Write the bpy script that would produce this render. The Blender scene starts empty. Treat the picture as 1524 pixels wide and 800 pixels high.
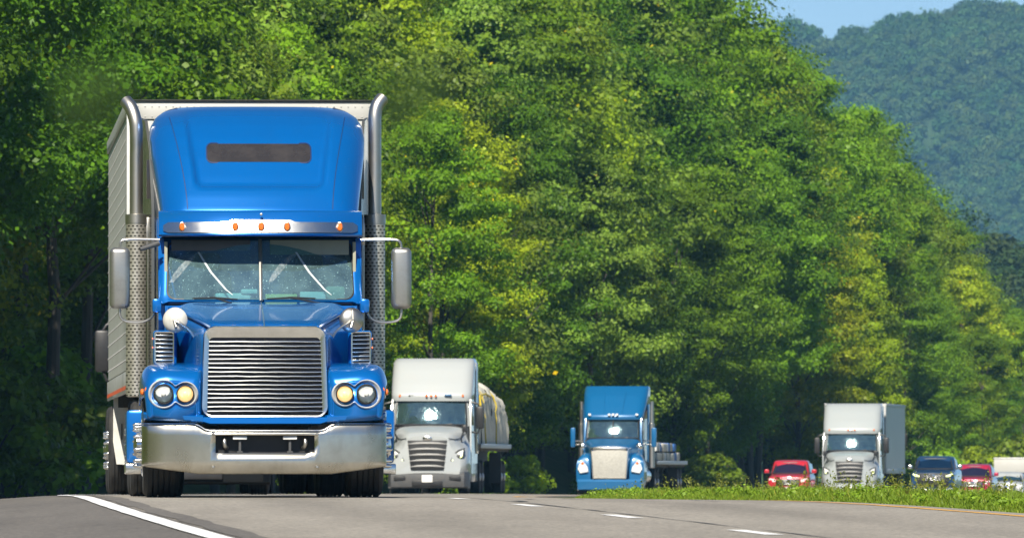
import bpy, bmesh, math, random
import numpy as np
from mathutils import Vector, Matrix

random.seed(7)
S = bpy.context.scene
COL = S.collection
PI = math.pi
F_PX = 17880.0          # focal length in pixels of the 1524 px wide photograph
CAM_Z = 0.75


# ------------------------------------------------------------------ materials
def new_mat(name):
    m = bpy.data.materials.new(name)
    m.use_nodes = True
    nt = m.node_tree
    return m, nt, nt.nodes['Principled BSDF']


def N(nt, kind, **kw):
    n = nt.nodes.new(kind)
    for k, v in kw.items():
        if k in n.inputs:
            n.inputs[k].default_value = v
        else:
            setattr(n, k, v)
    return n


def ramp(nt, fac, stops):
    r = nt.nodes.new('ShaderNodeValToRGB')
    el = r.color_ramp.elements
    while len(el) < len(stops):
        el.new(0.5)
    for e, (p, c) in zip(el, stops):
        e.position = p
        e.color = (*c, 1) if len(c) == 3 else c
    nt.links.new(fac, r.inputs[0])
    return r.outputs[0]


def noise(nt, scale, detail=4, rough=0.6, coord='Object', stretch=None):
    tc = nt.nodes.new('ShaderNodeTexCoord')
    src = tc.outputs[coord]
    if stretch:
        mp = nt.nodes.new('ShaderNodeMapping')
        mp.inputs['Scale'].default_value = stretch
        nt.links.new(src, mp.inputs[0])
        src = mp.outputs[0]
    n = nt.nodes.new('ShaderNodeTexNoise')
    n.inputs['Scale'].default_value = scale
    n.inputs['Detail'].default_value = detail
    n.inputs['Roughness'].default_value = rough
    nt.links.new(src, n.inputs['Vector'])
    return n.outputs['Fac']


def mix(nt, fac, a, b, blend='MIX'):
    m = nt.nodes.new('ShaderNodeMix')
    m.data_type = 'RGBA'
    m.blend_type = blend
    for sock, val in ((0, fac), (6, a), (7, b)):
        if hasattr(val, 'is_output'):
            nt.links.new(val, m.inputs[sock])
        elif sock == 0:
            m.inputs[0].default_value = val
        else:
            m.inputs[sock].default_value = (*val, 1)
    return m.outputs[2]


def bump(nt, p, h, strength=0.3, dist=0.01):
    b = nt.nodes.new('ShaderNodeBump')
    b.inputs['Strength'].default_value = strength
    b.inputs['Distance'].default_value = dist
    nt.links.new(h, b.inputs['Height'])
    nt.links.new(b.outputs[0], p.inputs['Normal'])


def simple(name, col, rough=0.5, metal=0.0, dirt=None, dirt_amt=0.35, dirt_scale=6.0, coat=0.0, spec=0.5,
           emit=None, bumps=0.0, stretch=None):
    m, nt, p = new_mat(name)
    p.inputs['Roughness'].default_value = rough
    p.inputs['Metallic'].default_value = metal
    p.inputs['Coat Weight'].default_value = coat
    p.inputs['Coat Roughness'].default_value = 0.05
    p.inputs['Specular IOR Level'].default_value = spec
    f = noise(nt, dirt_scale, 6, 0.65, stretch=stretch)
    if dirt is None:
        dirt = tuple(c * 0.72 for c in col)
    fac = ramp(nt, f, [(0.42, (0, 0, 0)), (0.75, (dirt_amt,) * 3)])
    nt.links.new(mix(nt, fac, col, dirt), p.inputs['Base Color'])
    if metal > 0.5 or bumps:
        rr = nt.nodes.new('ShaderNodeMapRange')
        rr.inputs['To Min'].default_value = rough * 0.8
        rr.inputs['To Max'].default_value = min(1, rough * 1.7)
        nt.links.new(f, rr.inputs['Value'])
        nt.links.new(rr.outputs[0], p.inputs['Roughness'])
    if bumps:
        bump(nt, p, noise(nt, dirt_scale * 6, 3), bumps, 0.01)
    if emit:
        p.inputs['Emission Color'].default_value = (*emit[0], 1)
        p.inputs['Emission Strength'].default_value = emit[1]
    return m


def paint(name, col, dirt=(0.25, 0.24, 0.2), dirt_amt=0.10, metal=0.35, rough=0.28):
    m, nt, p = new_mat(name)
    p.inputs['Metallic'].default_value = metal
    p.inputs['Roughness'].default_value = rough
    p.inputs['Coat Weight'].default_value = 0.9
    p.inputs['Coat Roughness'].default_value = 0.06
    f = noise(nt, 3.0, 8, 0.7)
    f2 = noise(nt, 70.0, 2, 0.5)
    a = ramp(nt, f, [(0.45, (0, 0, 0)), (0.8, (dirt_amt,) * 3)])
    b = ramp(nt, f2, [(0.74, (0, 0, 0)), (0.78, (dirt_amt * 1.5,) * 3)])
    c = mix(nt, a, col, dirt)
    nt.links.new(mix(nt, b, c, (0.6, 0.6, 0.58)), p.inputs['Base Color'])
    bump(nt, p, noise(nt, 1.6, 2), 0.05, 0.03)
    return m


def glass(name, tint=(0.55, 0.72, 0.72), alpha=0.5, rough=0.03, dusty=0.0, wavy=0.0):
    """windscreen: see-through layer plus mirror layer, so light still gets in"""
    m, nt, p = new_mat(name)
    out = nt.nodes['Material Output']
    tr = N(nt, 'ShaderNodeBsdfTransparent')
    tr.inputs[0].default_value = (*tint, 1)
    gl = N(nt, 'ShaderNodeBsdfGlossy')
    gl.inputs['Roughness'].default_value = rough
    gl.inputs['Color'].default_value = (0.66, 0.95, 1.0, 1)
    if wavy:
        b = nt.nodes.new('ShaderNodeBump')
        b.inputs['Strength'].default_value = wavy
        b.inputs['Distance'].default_value = 0.1
        nt.links.new(noise(nt, 6.0, 3, 0.6), b.inputs['Height'])
        nt.links.new(b.outputs[0], gl.inputs['Normal'])
    fr = N(nt, 'ShaderNodeFresnel')
    fr.inputs[0].default_value = 1.5
    mr = N(nt, 'ShaderNodeMapRange')
    mr.inputs['To Min'].default_value = alpha
    mr.inputs['To Max'].default_value = 1.0
    nt.links.new(fr.outputs[0], mr.inputs['Value'])
    ms = N(nt, 'ShaderNodeMixShader')
    nt.links.new(mr.outputs[0], ms.inputs[0])
    nt.links.new(tr.outputs[0], ms.inputs[1])
    nt.links.new(gl.outputs[0], ms.inputs[2])
    last = ms.outputs[0]
    if dusty:
        df = N(nt, 'ShaderNodeBsdfDiffuse')
        df.inputs[0].default_value = (0.34, 0.58, 0.62, 1)
        sp = ramp(nt, noise(nt, 75, 2, 0.5), [(0.66, (0, 0, 0)), (0.74, (0.85,) * 3)])
        fl = ramp(nt, noise(nt, 5, 5, 0.7), [(0.3, (0.08,) * 3), (0.8, (0.24,) * 3)])  # teal film paints in the sky reflection; the specks above are dust
        tot = mix(nt, 1.0, sp, fl, 'ADD')
        mu = N(nt, 'ShaderNodeMath', operation='MULTIPLY')
        mu.inputs[1].default_value = dusty
        nt.links.new(tot, mu.inputs[0])
        m2 = N(nt, 'ShaderNodeMixShader')
        nt.links.new(mu.outputs[0], m2.inputs[0])
        nt.links.new(last, m2.inputs[1])
        nt.links.new(df.outputs[0], m2.inputs[2])
        last = m2.outputs[0]
    nt.links.new(last, out.inputs[0])
    return m


# ------------------------------------------------------------------ mesh builder
def catmull(pts, n):
    pts = [Vector(p) for p in pts]
    if n <= 1:
        return pts
    out = []
    for i in range(len(pts) - 1):
        p0 = pts[max(i - 1, 0)]; p1 = pts[i]; p2 = pts[i + 1]; p3 = pts[min(i + 2, len(pts) - 1)]
        for k in range(n):
            t = k / n
            out.append(0.5 * ((2 * p1) + (p2 - p0) * t + (2 * p0 - 5 * p1 + 4 * p2 - p3) * t * t
                              + (3 * p1 - p0 - 3 * p2 + p3) * t ** 3))
    out.append(pts[-1])
    return out


class MB:
    def __init__(self):
        self.v = []; self.f = []; self.m = []

    def add(self, vs, fs, mat=0):
        o = len(self.v)
        self.v += [tuple(p) for p in vs]
        self.f += [tuple(i + o for i in f) for f in fs]
        self.m += [mat] * len(fs)
        return self

    def box(self, x0, x1, y0, y1, z0, z1, mat=0, bev=0.0, seg=2, M=None):
        bm = bmesh.new()
        bmesh.ops.create_cube(bm, size=1)
        for v in bm.verts:
            v.co = Vector(((x0 + x1) / 2 + v.co.x * (x1 - x0), (y0 + y1) / 2 + v.co.y * (y1 - y0),
                           (z0 + z1) / 2 + v.co.z * (z1 - z0)))
        if bev:
            bmesh.ops.bevel(bm, geom=list(bm.edges), offset=bev, segments=seg, profile=0.5, affect='EDGES')
        self.frombm(bm, mat, M)
        return self

    def frombm(self, bm, mat=0, M=None):
        bm.verts.index_update()
        vs = [(M @ v.co) if M else v.co.copy() for v in bm.verts]
        self.add(vs, [[v.index for v in f.verts] for f in bm.faces], mat)
        bm.free()

    def tube(self, path, r, n=10, mat=0, caps=True, sub=1):
        path = catmull(path, sub)
        k = len(path)
        if not hasattr(r, '__len__'):
            r = [r] * k
        elif len(r) != k:
            r = [r[0] + (r[-1] - r[0]) * i / (k - 1) if len(r) == 2 else
                 float(np.interp(i / (k - 1), np.linspace(0, 1, len(r)), r)) for i in range(k)]
        T = [(path[min(i + 1, k - 1)] - path[max(i - 1, 0)]).normalized() for i in range(k)]
        u = T[0].orthogonal().normalized()
        vs = []
        for i in range(k):
            u = (u - T[i] * u.dot(T[i])).normalized()
            w = T[i].cross(u)
            for j in range(n):
                a = 2 * PI * j / n
                vs.append(path[i] + (u * math.cos(a) + w * math.sin(a)) * r[i])
        fs = [(i * n + j, i * n + (j + 1) % n, (i + 1) * n + (j + 1) % n, (i + 1) * n + j)
              for i in range(k - 1) for j in range(n)]
        if caps:
            fs.append(tuple(range(n - 1, -1, -1)))
            fs.append(tuple((k - 1) * n + j for j in range(n)))
        return self.add(vs, fs, mat)

    def lathe(self, prof, c=(0, 0, 0), axis='x', n=24, mat=0, sx=1.0, sz=1.0, cap=True):
        """prof: (radius, height along axis)"""
        c = Vector(c)
        vs = []
        for r, h in prof:
            for j in range(n):
                a = 2 * PI * j / n
                p, q = r * math.cos(a) * sx, r * math.sin(a) * sz
                vs.append(c + (Vector((h, p, q)) if axis == 'x' else Vector((p, h, q)) if axis == 'y'
                               else Vector((p, q, h))))
        k = len(prof)
        fs = [(i * n + j, i * n + (j + 1) % n, (i + 1) * n + (j + 1) % n, (i + 1) * n + j)
              for i in range(k - 1) for j in range(n)]
        if cap and prof[0][0] > 1e-5:
            fs.append(tuple(range(n)))
        if cap and prof[-1][0] > 1e-5:
            fs.append(tuple((k - 1) * n + j for j in range(n)))
        return self.add(vs, fs, mat)

    def loft(self, secs, closed=True, cap=True, mat=0):
        n = len(secs[0])
        vs = [p for s in secs for p in s]
        m = n if closed else n - 1
        fs = [(i * n + j, i * n + (j + 1) % n, (i + 1) * n + (j + 1) % n, (i + 1) * n + j)
              for i in range(len(secs) - 1) for j in range(m)]
        if cap and closed:
            fs.append(tuple(range(n)))
            fs.append(tuple((len(secs) - 1) * n + j for j in range(n)))
        return self.add(vs, fs, mat)

    def hull(self, st, nu=3, nv=3, mat=0, mirror=True, cap=True):
        """stations (y, [(x, z) ... from the low outer point up and in to the centre]); mirrored in x"""
        rows = []
        for y, prof in st:
            rows.append([Vector((x, y, z)) for x, z in prof])
        cols = [catmull([r[j] for r in rows], nv) for j in range(len(rows[0]))]
        rows = [[c[i] for c in cols] for i in range(len(cols[0]))]
        rows = [catmull(r, nu) for r in rows]
        if mirror:
            rows = [r + [Vector((-p.x, p.y, p.z)) for p in (r[-2::-1] if abs(r[-1].x) < 1e-4 else r[::-1])] for r in rows]
        return self.loft(rows, closed=cap, cap=cap, mat=mat)

    def prism(self, poly, axis, a, b, mat=0, bev=0.0):
        def P(p, h):
            return (h, p[0], p[1]) if axis == 'x' else (p[0], h, p[1]) if axis == 'y' else (p[0], p[1], h)
        n = len(poly)
        if not bev:
            vs = [P(p, a) for p in poly] + [P(p, b) for p in poly]
            fs = [tuple(range(n)), tuple(range(2 * n - 1, n - 1, -1))]
            fs += [(i, (i + 1) % n, n + (i + 1) % n, n + i) for i in range(n)]
            return self.add(vs, fs, mat)
        bm = bmesh.new()
        v0 = [bm.verts.new(P(p, a)) for p in poly]; v1 = [bm.verts.new(P(p, b)) for p in poly]
        bm.faces.new(v0); bm.faces.new(v1[::-1])
        for i in range(n):
            bm.faces.new((v0[i], v0[(i + 1) % n], v1[(i + 1) % n], v1[i]))
        bmesh.ops.recalc_face_normals(bm, faces=bm.faces)
        bmesh.ops.bevel(bm, geom=list(bm.edges), offset=bev, segments=2, profile=0.5, affect='EDGES')
        self.frombm(bm, mat)
        return self

    def build(self, name, mats, parent=None, ang=38, smooth=True, fix=True):
        me = bpy.data.meshes.new(name)
        me.from_pydata(self.v, [], self.f)
        if fix:
            bm = bmesh.new(); bm.from_mesh(me)
            bmesh.ops.recalc_face_normals(bm, faces=bm.faces)
            bm.to_mesh(me); bm.free()
        for m in (mats if isinstance(mats, (list, tuple)) else [mats]):
            me.materials.append(m)
        if len(me.polygons) == len(self.m):
            me.polygons.foreach_set('material_index', self.m)
        if smooth:
            me.shade_smooth()
            me.set_sharp_from_angle(angle=math.radians(ang))
        o = bpy.data.objects.new(name, me)
        COL.objects.link(o)
        if parent:
            o.parent = parent
        return o


def rrect(hw, hh, r, n=6, cx=0.0, cz=0.0):
    out = []
    for (sx, sz, a0) in ((1, 1, 0), (-1, 1, 90), (-1, -1, 180), (1, -1, 270)):
        for k in range(n + 1):
            a = math.radians(a0 + 90 * k / n)
            out.append((cx + sx * (hw - r) + r * math.cos(a), cz + sz * (hh - r) + r * math.sin(a)))
    return out


def np_mesh(name, V, Fq, mats, parent=None, col=None, smooth=False):
    """V (n,3) array, Fq (m,k) array of k-gons; col (n,3) colour per vertex"""
    me = bpy.data.meshes.new(name)
    n, (m, k) = len(V), Fq.shape
    me.vertices.add(n)
    me.vertices.foreach_set('co', np.ascontiguousarray(V, np.float32).ravel())
    me.loops.add(m * k)
    me.loops.foreach_set('vertex_index', np.ascontiguousarray(Fq, np.int32).ravel())
    me.polygons.add(m)
    me.polygons.foreach_set('loop_start', np.arange(0, m * k, k, dtype=np.int32))
    me.update(calc_edges=True)
    me.validate()
    if col is not None:
        at = me.color_attributes.new('tone', 'FLOAT_COLOR', 'POINT')
        c4 = np.ones((n, 4), np.float32); c4[:, :3] = col
        at.data.foreach_set('color', c4.ravel())
    if smooth:
        me.shade_smooth()
    for mt in (mats if isinstance(mats, (list, tuple)) else [mats]):
        me.materials.append(mt)
    o = bpy.data.objects.new(name, me)
    COL.objects.link(o)
    if parent:
        o.parent = parent
    return o


def thing(name, label, cat, loc=(0, 0, 0), rz=0.0, group=None):
    o = bpy.data.objects.new(name, None)
    o.empty_display_size = 0.3
    COL.objects.link(o)
    o.location = loc
    o.rotation_euler = (0, 0, rz)
    return tag(o, label, cat, group)


def tag(o, label=None, cat=None, group=None, kind=None):
    if label: o['label'] = label
    if cat: o['category'] = cat
    if group: o['group'] = group
    if kind: o['kind'] = kind
    return o


def link_copy(o, parent=None, name=None):
    c = o.copy()
    COL.objects.link(c)
    if parent:
        c.parent = parent
    return c


def copy_tree(root, parent=None):
    c = link_copy(root, parent)
    for ch in list(root.children):
        copy_tree(ch, c)
    return c


# ------------------------------------------------------------------ lie of the land
def slope_x(d):
    return -0.05 + 0.00045 * (min(d, 470) - 125)


_D = np.arange(-400, 12001, 1.0)
_sx = -0.05 + 0.00045 * (np.minimum(_D, 470) - 125)
_cx = np.concatenate([[0], np.cumsum((_sx[1:] + _sx[:-1]) / 2)])
_cx += -2.466 - np.interp(120, _D, _cx)
_sz = np.interp(_D, [-400, 70, 80, 110, 131, 150, 360, 385, 640, 820, 12000], [0.0, 0.0058, 0.0060, 0.0036, -0.0019, -0.0018, -0.0018, -0.0034, -0.0036, 0, 0])
_cz = np.concatenate([[0], np.cumsum((_sz[1:] + _sz[:-1]) / 2)])
_cz += 0.482 - np.interp(119.6, _D, _cz)


def CX(d):
    return np.interp(d, _D, _cx)


def ZD(d):
    return np.interp(d, _D, _cz)


EDGE, DASH, YEL = -1.76, 1.90, 5.56       # offsets of the painted lines from the lane centre


def road_z(d, o):
    o = np.asarray(o, float)
    return ZD(d) - 0.010 * np.maximum(o - 1, 0) - 0.065 * np.maximum(EDGE - 0.15 - o, 0)


def ground_z(d, o):
    o = np.asarray(o, float); d = np.asarray(d, float)
    z = road_z(d, np.clip(o, -4.7, 5.9)) - 0.14
    # median swale on the right, verge and wooded bank on the left
    z = z + np.where(o > 6.0, 0.11 - 0.05 * np.clip(o - 6.4, 0, 8) ** 1.0 * np.where(d < 180, 0.5, 1.0), 0)
    z = z + np.where(o < -4.8, 0.06, 0)
    bank = np.clip(-o - 10.5, 0, 45) * 0.5 * np.clip((720 - d) / 130, 0, 1)
    return z + bank


def world(d, o):
    return np.asarray(CX(d)) + o, d


def widen(d, o):
    """the right lane widens a little towards the viewer"""
    return -0.0046 * max(0.0, 125 - d) if o < -1.0 else 0.0

# ------------------------------------------------------------------ camera, light, air
cam = bpy.data.cameras.new('camera')
cam.lens = F_PX / 1524 * 36
cam.sensor_width = 36
cam.clip_start = 1
cam.clip_end = 40000
cam.dof.use_dof = True
cam.dof.focus_distance = 121
cam.dof.aperture_fstop = 18
co = bpy.data.objects.new('camera', cam)
co.location = (0, 0, CAM_Z)
co.rotation_euler = (PI / 2 + 300 / F_PX, 0, 0)
COL.objects.link(co)
S.camera = co

SUN_EL, SUN_AZ = 45.0, 180 + 10.0
_e, _a = math.radians(SUN_EL), math.radians(SUN_AZ)
to_sun = Vector((math.sin(_a) * math.cos(_e), math.cos(_a) * math.cos(_e), math.sin(_e)))
sl = bpy.data.lights.new('sun', 'SUN')
sl.energy = 4.8
sl.angle = math.radians(0.5)
sl.color = (1.0, 0.93, 0.80)
so = bpy.data.objects.new('sun', sl)
so.rotation_euler = to_sun.to_track_quat('Z', 'Y').to_euler()
so.location = (0, 0, 300)
COL.objects.link(so)

w = bpy.data.worlds.new('World')
S.world = w
w.use_nodes = True
nt = w.node_tree
bg = nt.nodes['Background']
sky = nt.nodes.new('ShaderNodeTexSky')
sky.sky_type = 'NISHITA'
sky.sun_disc = False
sky.sun_elevation = math.radians(SUN_EL)
sky.sun_rotation = math.radians(SUN_AZ)
sky.air_density = 1.0
sky.dust_density = 0.0
sky.ozone_density = 5.0
sky.altitude = 4500
nt.links.new(sky.outputs[0], bg.inputs[0])
bg.inputs[1].default_value = 0.055

S.view_settings.view_transform = 'Standard'
S.view_settings.look = 'None'
S.view_settings.gamma = 1
S.view_settings.use_curve_mapping = False
S.view_settings.exposure = 0.8
S.render.engine = 'CYCLES'
S.cycles.use_denoising = True
S.cycles.max_bounces = 8
S.cycles.diffuse_bounces = 3
S.cycles.glossy_bounces = 4
S.cycles.transparent_max_bounces = 12
S.cycles.transmission_bounces = 5
S.cycles.volume_bounces = 0
S.cycles.use_adaptive_sampling = False
S.cycles.sample_clamp_indirect = 6
S.cycles.caustics_reflective = False
S.cycles.caustics_refractive = False

# ------------------------------------------------------------------ ground, road, paint
def strip(ds, offs, zf, lift=0.0):
    V = []
    for d in ds:
        for o in offs:
            V.append((float(CX(d)) + o + (widen(d, o) if -4.85 < o else 0), d, float(zf(d, o)) + lift))
    V = np.array(V)
    n = len(offs)
    F = [(i * n + j, i * n + j + 1, (i + 1) * n + j + 1, (i + 1) * n + j)
         for i in range(len(ds) - 1) for j in range(n - 1)]
    return V, np.array(F)


m_ground, gnt, gp = new_mat('meadow soil and short grass')
gp.inputs['Roughness'].default_value = 0.95
gp.inputs['Specular IOR Level'].default_value = 0.1
nt.links  # (world tree above)
_f = noise(gnt, 0.9, 8, 0.7)
gnt.links.new(ramp(gnt, _f, [(0.3, (0.035, 0.055, 0.012)), (0.5, (0.06, 0.085, 0.02)), (0.72, (0.10, 0.10, 0.04))]),
              gp.inputs['Base Color'])
ds = list(range(-60, 240, 5)) + list(range(240, 800, 20)) + [900, 1200, 1800, 2600, 4000, 6000, 9500]
offs = [-4000, -1500, -600, -250, -120, -80, -60, -45, -34, -26, -20, -16, -13.5, -12, -10, -8, -6, -4.81, -4.7,
        -3, -1, 1, 3, 5, 5.9, 6.05, 6.5, 7, 8, 9.5, 11, 13, 16, 20, 26, 40, 80, 200, 600, 1500, 4000]
V, Fq = strip(ds, offs, lambda d, o: ground_z(d, o))
tag(np_mesh('ground', V, Fq, m_ground, smooth=True), kind='structure')


def asphalt(name, base, dark, tint):
    m, nt, p = new_mat(name)
    p.inputs['Roughness'].default_value = 0.85
    p.inputs['Specular IOR Level'].default_value = 0.35
    big = noise(nt, 0.12, 4, 0.55, stretch=(6.0, 0.5, 1))
    fine = noise(nt, 22.0, 3, 0.7, stretch=(1, 0.5, 1))
    mid = noise(nt, 1.3, 6, 0.65, stretch=(1.0, 0.35, 1))
    c = ramp(nt, big, [(0.38, dark), (0.62, base)])
    c = mix(nt, ramp(nt, mid, [(0.4, (0, 0, 0)), (0.75, (0.45,) * 3)]), c, tint)
    g = ramp(nt, fine, [(0.28, (0.5, 0.5, 0.5)), (0.52, (1, 1, 1)), (0.74, (1.55, 1.52, 1.46))])
    c = mix(nt, 1.0, c, g, 'MULTIPLY')
    if 'lane' in name:
        at = nt.nodes.new('ShaderNodeAttribute'); at.attribute_name = 'tone'
        c = mix(nt, 1.0, c, at.outputs['Color'], 'MULTIPLY')
    nt.links.new(c, p.inputs['Base Color'])
    bump(nt, p, fine, 0.4, 0.01)
    return m


m_road = asphalt('worn travel lane asphalt', (0.265, 0.246, 0.218), (0.205, 0.190, 0.168), (0.30, 0.278, 0.243))
m_should = asphalt('darker shoulder asphalt', (0.135, 0.126, 0.116), (0.105, 0.098, 0.091), (0.165, 0.154, 0.142))
rd = [float(x) for x in np.arange(-20, 240, 3)] + [float(x) for x in np.arange(240, 760, 10)]
ro = [-1.63] + [round(-1.5 + .25 * k, 2) for k in range(30)] + [5.95]
V, Fq = strip(rd, ro, road_z)
# tyre tracks polished pale, oil drip strip between them darker (real wear, fixed to the lanes)
oo = np.tile(np.array(ro), len(rd))
wear = np.ones(len(oo))
for c_ in (0.0, 3.7):
    wear += -0.13 * np.exp(-((oo - c_) / .35) ** 2) + 0.07 * np.exp(-((np.abs(oo - c_) - .95) / .3) ** 2)
tag(np_mesh('road', V, Fq, m_road, smooth=True, col=np.stack([wear] * 3, 1)), kind='structure')
V, Fq = strip(rd, [-4.8, -4.2, -3, -2.4, -2.06, -1.632], road_z)
tag(np_mesh('road_shoulder', V, Fq, m_should, smooth=True), kind='structure')
# skirt so that the pavement has a real edge
for nm, o0 in (('pavement_edge', -4.8), ('pavement_edge', 5.95)):
    V = []
    for d in rd:
        x = float(CX(d)); z = float(road_z(d, o0))
        x += widen(d, o0)
        V += [(x + o0, d, z), (x + o0 + (0.12 if o0 > 0 else -0.12), d, z - 0.2)]
    n = len(rd)
    Fq = np.array([(2 * i, 2 * i + 1, 2 * i + 3, 2 * i + 2) for i in range(n - 1)])
    tag(np_mesh(nm, np.array(V), Fq, m_should), kind='structure')


def line_mat(name, col, worn):
    m, nt, p = new_mat(name)
    p.inputs['Roughness'].default_value = 0.7
    f = noise(nt, 9.0, 7, 0.75, stretch=(1, 0.35, 1))
    nt.links.new(ramp(nt, f, [(0.30, tuple(c * 0.55 for c in col)), (worn, col), (0.8, tuple(min(1, c * 1.1) for c in col))]),
                 p.inputs['Base Color'])
    return m


m_white = line_mat('white road paint', (0.72, 0.73, 0.74), 0.45)
m_yellow = line_mat('yellow road paint', (0.62, 0.33, 0.06), 0.5)


def paint_line(name, o0, o1, d0, d1, m, lift=0.004, step=2.0, kind='structure', ragged=0.0):
    rnd = random.Random(int(d0 * 7 + o0 * 100))
    dd = [d0 + (d1 - d0) * i / max(1, round((d1 - d0) / step)) for i in range(max(1, round((d1 - d0) / step)) + 1)]
    V = []
    for d in dd:
        for o in (o0 + rnd.uniform(-ragged, ragged), o1 + rnd.uniform(-ragged, ragged)):
            V.append((float(CX(d)) + o + widen(d, o), d, float(road_z(d, o)) + lift))
    Fq = np.array([(2 * i, 2 * i + 1, 2 * i + 3, 2 * i + 2) for i in range(len(dd) - 1)])
    return tag(np_mesh(name, np.array(V), Fq, m), kind=kind)


paint_line('edge_line', EDGE - 0.09, EDGE + 0.075, 20, 760, m_white, ragged=0.006)
paint_line('yellow_line', YEL - 0.05, YEL + 0.06, 20, 760, m_yellow, ragged=0.012)
for k in range(-5, 40):
    d0 = 83 + 12.19 * k - 1.5
    paint_line('lane_dash', DASH - 0.06, DASH + 0.07, d0, d0 + 3.05, m_white, step=1.0, ragged=0.004)
m_tar = simple('black crack sealer', (0.035, 0.034, 0.034), 0.55, dirt_amt=0.5, dirt_scale=3)
paint_line('seam_sealant', EDGE + 0.13, EDGE + 0.33, 30, 300, m_should, ragged=0.03)
paint_line('seam_sealant', DASH + 0.20, DASH + 0.225, 40, 135, m_tar, ragged=0.012)
for (o, d, L, wd) in ((2.6, 119, 1.2, 0.05), (2.2, 113.5, 1.5, 0.09), (3.2, 121, 3.5, 0.03), (4.4, 118, 5, 0.03),
                      (-0.6, 128, 3, 0.02), (1.0, 131, 3, 0.03), (4.2, 125, 4, 0.04)):
    paint_line('crack_patch', o, o + wd, d, d + L, m_tar, step=0.4, ragged=0.02)

# ------------------------------------------------------------------ foliage
def leaf_mat(name, col, spec=0.15, trans=0.38):
    m, nt, p = new_mat(name)
    out = nt.nodes['Material Output']
    at = nt.nodes.new('ShaderNodeAttribute'); at.attribute_name = 'tone'
    oi = nt.nodes.new('ShaderNodeObjectInfo')
    hv = nt.nodes.new('ShaderNodeHueSaturation')
    hr = N(nt, 'ShaderNodeMapRange'); hr.inputs['To Min'].default_value = 0.494; hr.inputs['To Max'].default_value = 0.508
    vr = N(nt, 'ShaderNodeMapRange'); vr.inputs['To Min'].default_value = 0.80; vr.inputs['To Max'].default_value = 1.30
    nt.links.new(oi.outputs['Random'], hr.inputs['Value'])
    nt.links.new(oi.outputs['Random'], vr.inputs['Value'])
    nt.links.new(hr.outputs[0], hv.inputs['Hue']); nt.links.new(vr.outputs[0], hv.inputs['Value'])
    nt.links.new(mix(nt, 1.0, col, at.outputs['Color'], 'MULTIPLY'), hv.inputs['Color'])
    c = hv.outputs[0]
    nt.links.new(c, p.inputs['Base Color'])
    p.inputs['Roughness'].default_value = 0.42
    p.inputs['Specular IOR Level'].default_value = spec
    tl = nt.nodes.new('ShaderNodeBsdfTranslucent')
    nt.links.new(mix(nt, 1.0, c, (1.0, 1.15, 0.4), 'MULTIPLY'), tl.inputs[0])
    ms = nt.nodes.new('ShaderNodeMixShader'); ms.inputs[0].default_value = trans
    nt.links.new(p.outputs[0], ms.inputs[1]); nt.links.new(tl.outputs[0], ms.inputs[2])
    nt.links.new(ms.outputs[0], out.inputs[0])
    return m


m_bark = simple('grey brown bark', (0.075, 0.066, 0.052), 0.9, dirt=(0.05, 0.045, 0.04), dirt_amt=0.8, dirt_scale=3,
                bumps=0.4, stretch=(1, 1, 0.25))
LM = {
    'dark': leaf_mat('dark green leaves', (0.0797, 0.1643, 0.0092)),
    'mid': leaf_mat('mid green leaves', (0.1305, 0.2368, 0.0107)),
    'lime': leaf_mat('bright yellow green leaves', (0.2611, 0.3620, 0.0138)),
    'olive': leaf_mat('olive green leaves', (0.1579, 0.2298, 0.0154)),
    'fresh': leaf_mat('fresh green leaves', (0.1717, 0.2855, 0.0123)),
    'pale': leaf_mat('pale silvery green leaves', (0.1717, 0.2646, 0.0322)),
    'gold': leaf_mat('yellowing leaves', (0.2748, 0.3341, 0.0138)),
}


def leaf_cloud(rng, centers, radii, per, size, squash=0.68, accent=0.0, dens_up=0.3, cl_tone=None, axis=None):
    """kite shaped leaves on the outer shells of many small clumps"""
    C = np.repeat(centers, per, axis=0); R = np.repeat(radii, per)
    n = len(C)
    D = rng.normal(size=(n, 3)); D /= np.linalg.norm(D, axis=1)[:, None]
    low = (D[:, 2] < -0.2) & (rng.random(n) < 0.6)
    D[low, 2] *= -1
    rr = R * (0.35 + 0.75 * rng.random(n) ** 0.6)
    P = C + D * rr[:, None] * np.array([1, 1, squash])
    if axis is not None:           # sprays: clumps drawn out along their branch
        A_ = np.repeat(axis, per, axis=0)
        P = P + A_ * (np.sum((P - C) * A_, axis=1) * 0.9)[:, None]
        P = P + rng.normal(size=P.shape) * 0.10
    Nn = D * 0.9 + np.array([0, 0, dens_up]) + rng.normal(size=(n, 3)) * 0.34
    Nn /= np.linalg.norm(Nn, axis=1)[:, None]
    A = np.cross(Nn, rng.normal(size=(n, 3))); A /= np.linalg.norm(A, axis=1)[:, None]
    B = np.cross(Nn, A)
    L = size * np.exp(rng.normal(size=n) * 0.28); W = L * (0.55 + 0.25 * rng.random(n))
    L = L[:, None]; W = W[:, None]
    V = np.empty((n, 4, 3))
    V[:, 0] = P - A * L * 0.5
    V[:, 1] = P + B * W * 0.5 - Nn * L * 0.06
    V[:, 2] = P + A * L * 0.5 - Nn * L * 0.12
    V[:, 3] = P - B * W * 0.5 - Nn * L * 0.06
    if cl_tone is None:
        cl_tone = 0.82 + 0.36 * rng.random(len(centers))
    t = np.repeat(cl_tone, per) * (0.8 + 0.4 * rng.random(n))
    col = np.stack([t * (0.94 + 0.12 * rng.random(n)), t, t * (0.8 + 0.4 * rng.random(n))], 1)
    if accent:
        k = rng.random(n) < accent
        col[k] = np.array([2.7, 1.45, 0.5]) * (0.7 + 0.5 * rng.random((k.sum(), 1)))
    col = np.repeat(col, 4, axis=0)
    return V.reshape(-1, 3), np.arange(n * 4).reshape(n, 4), col


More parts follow.
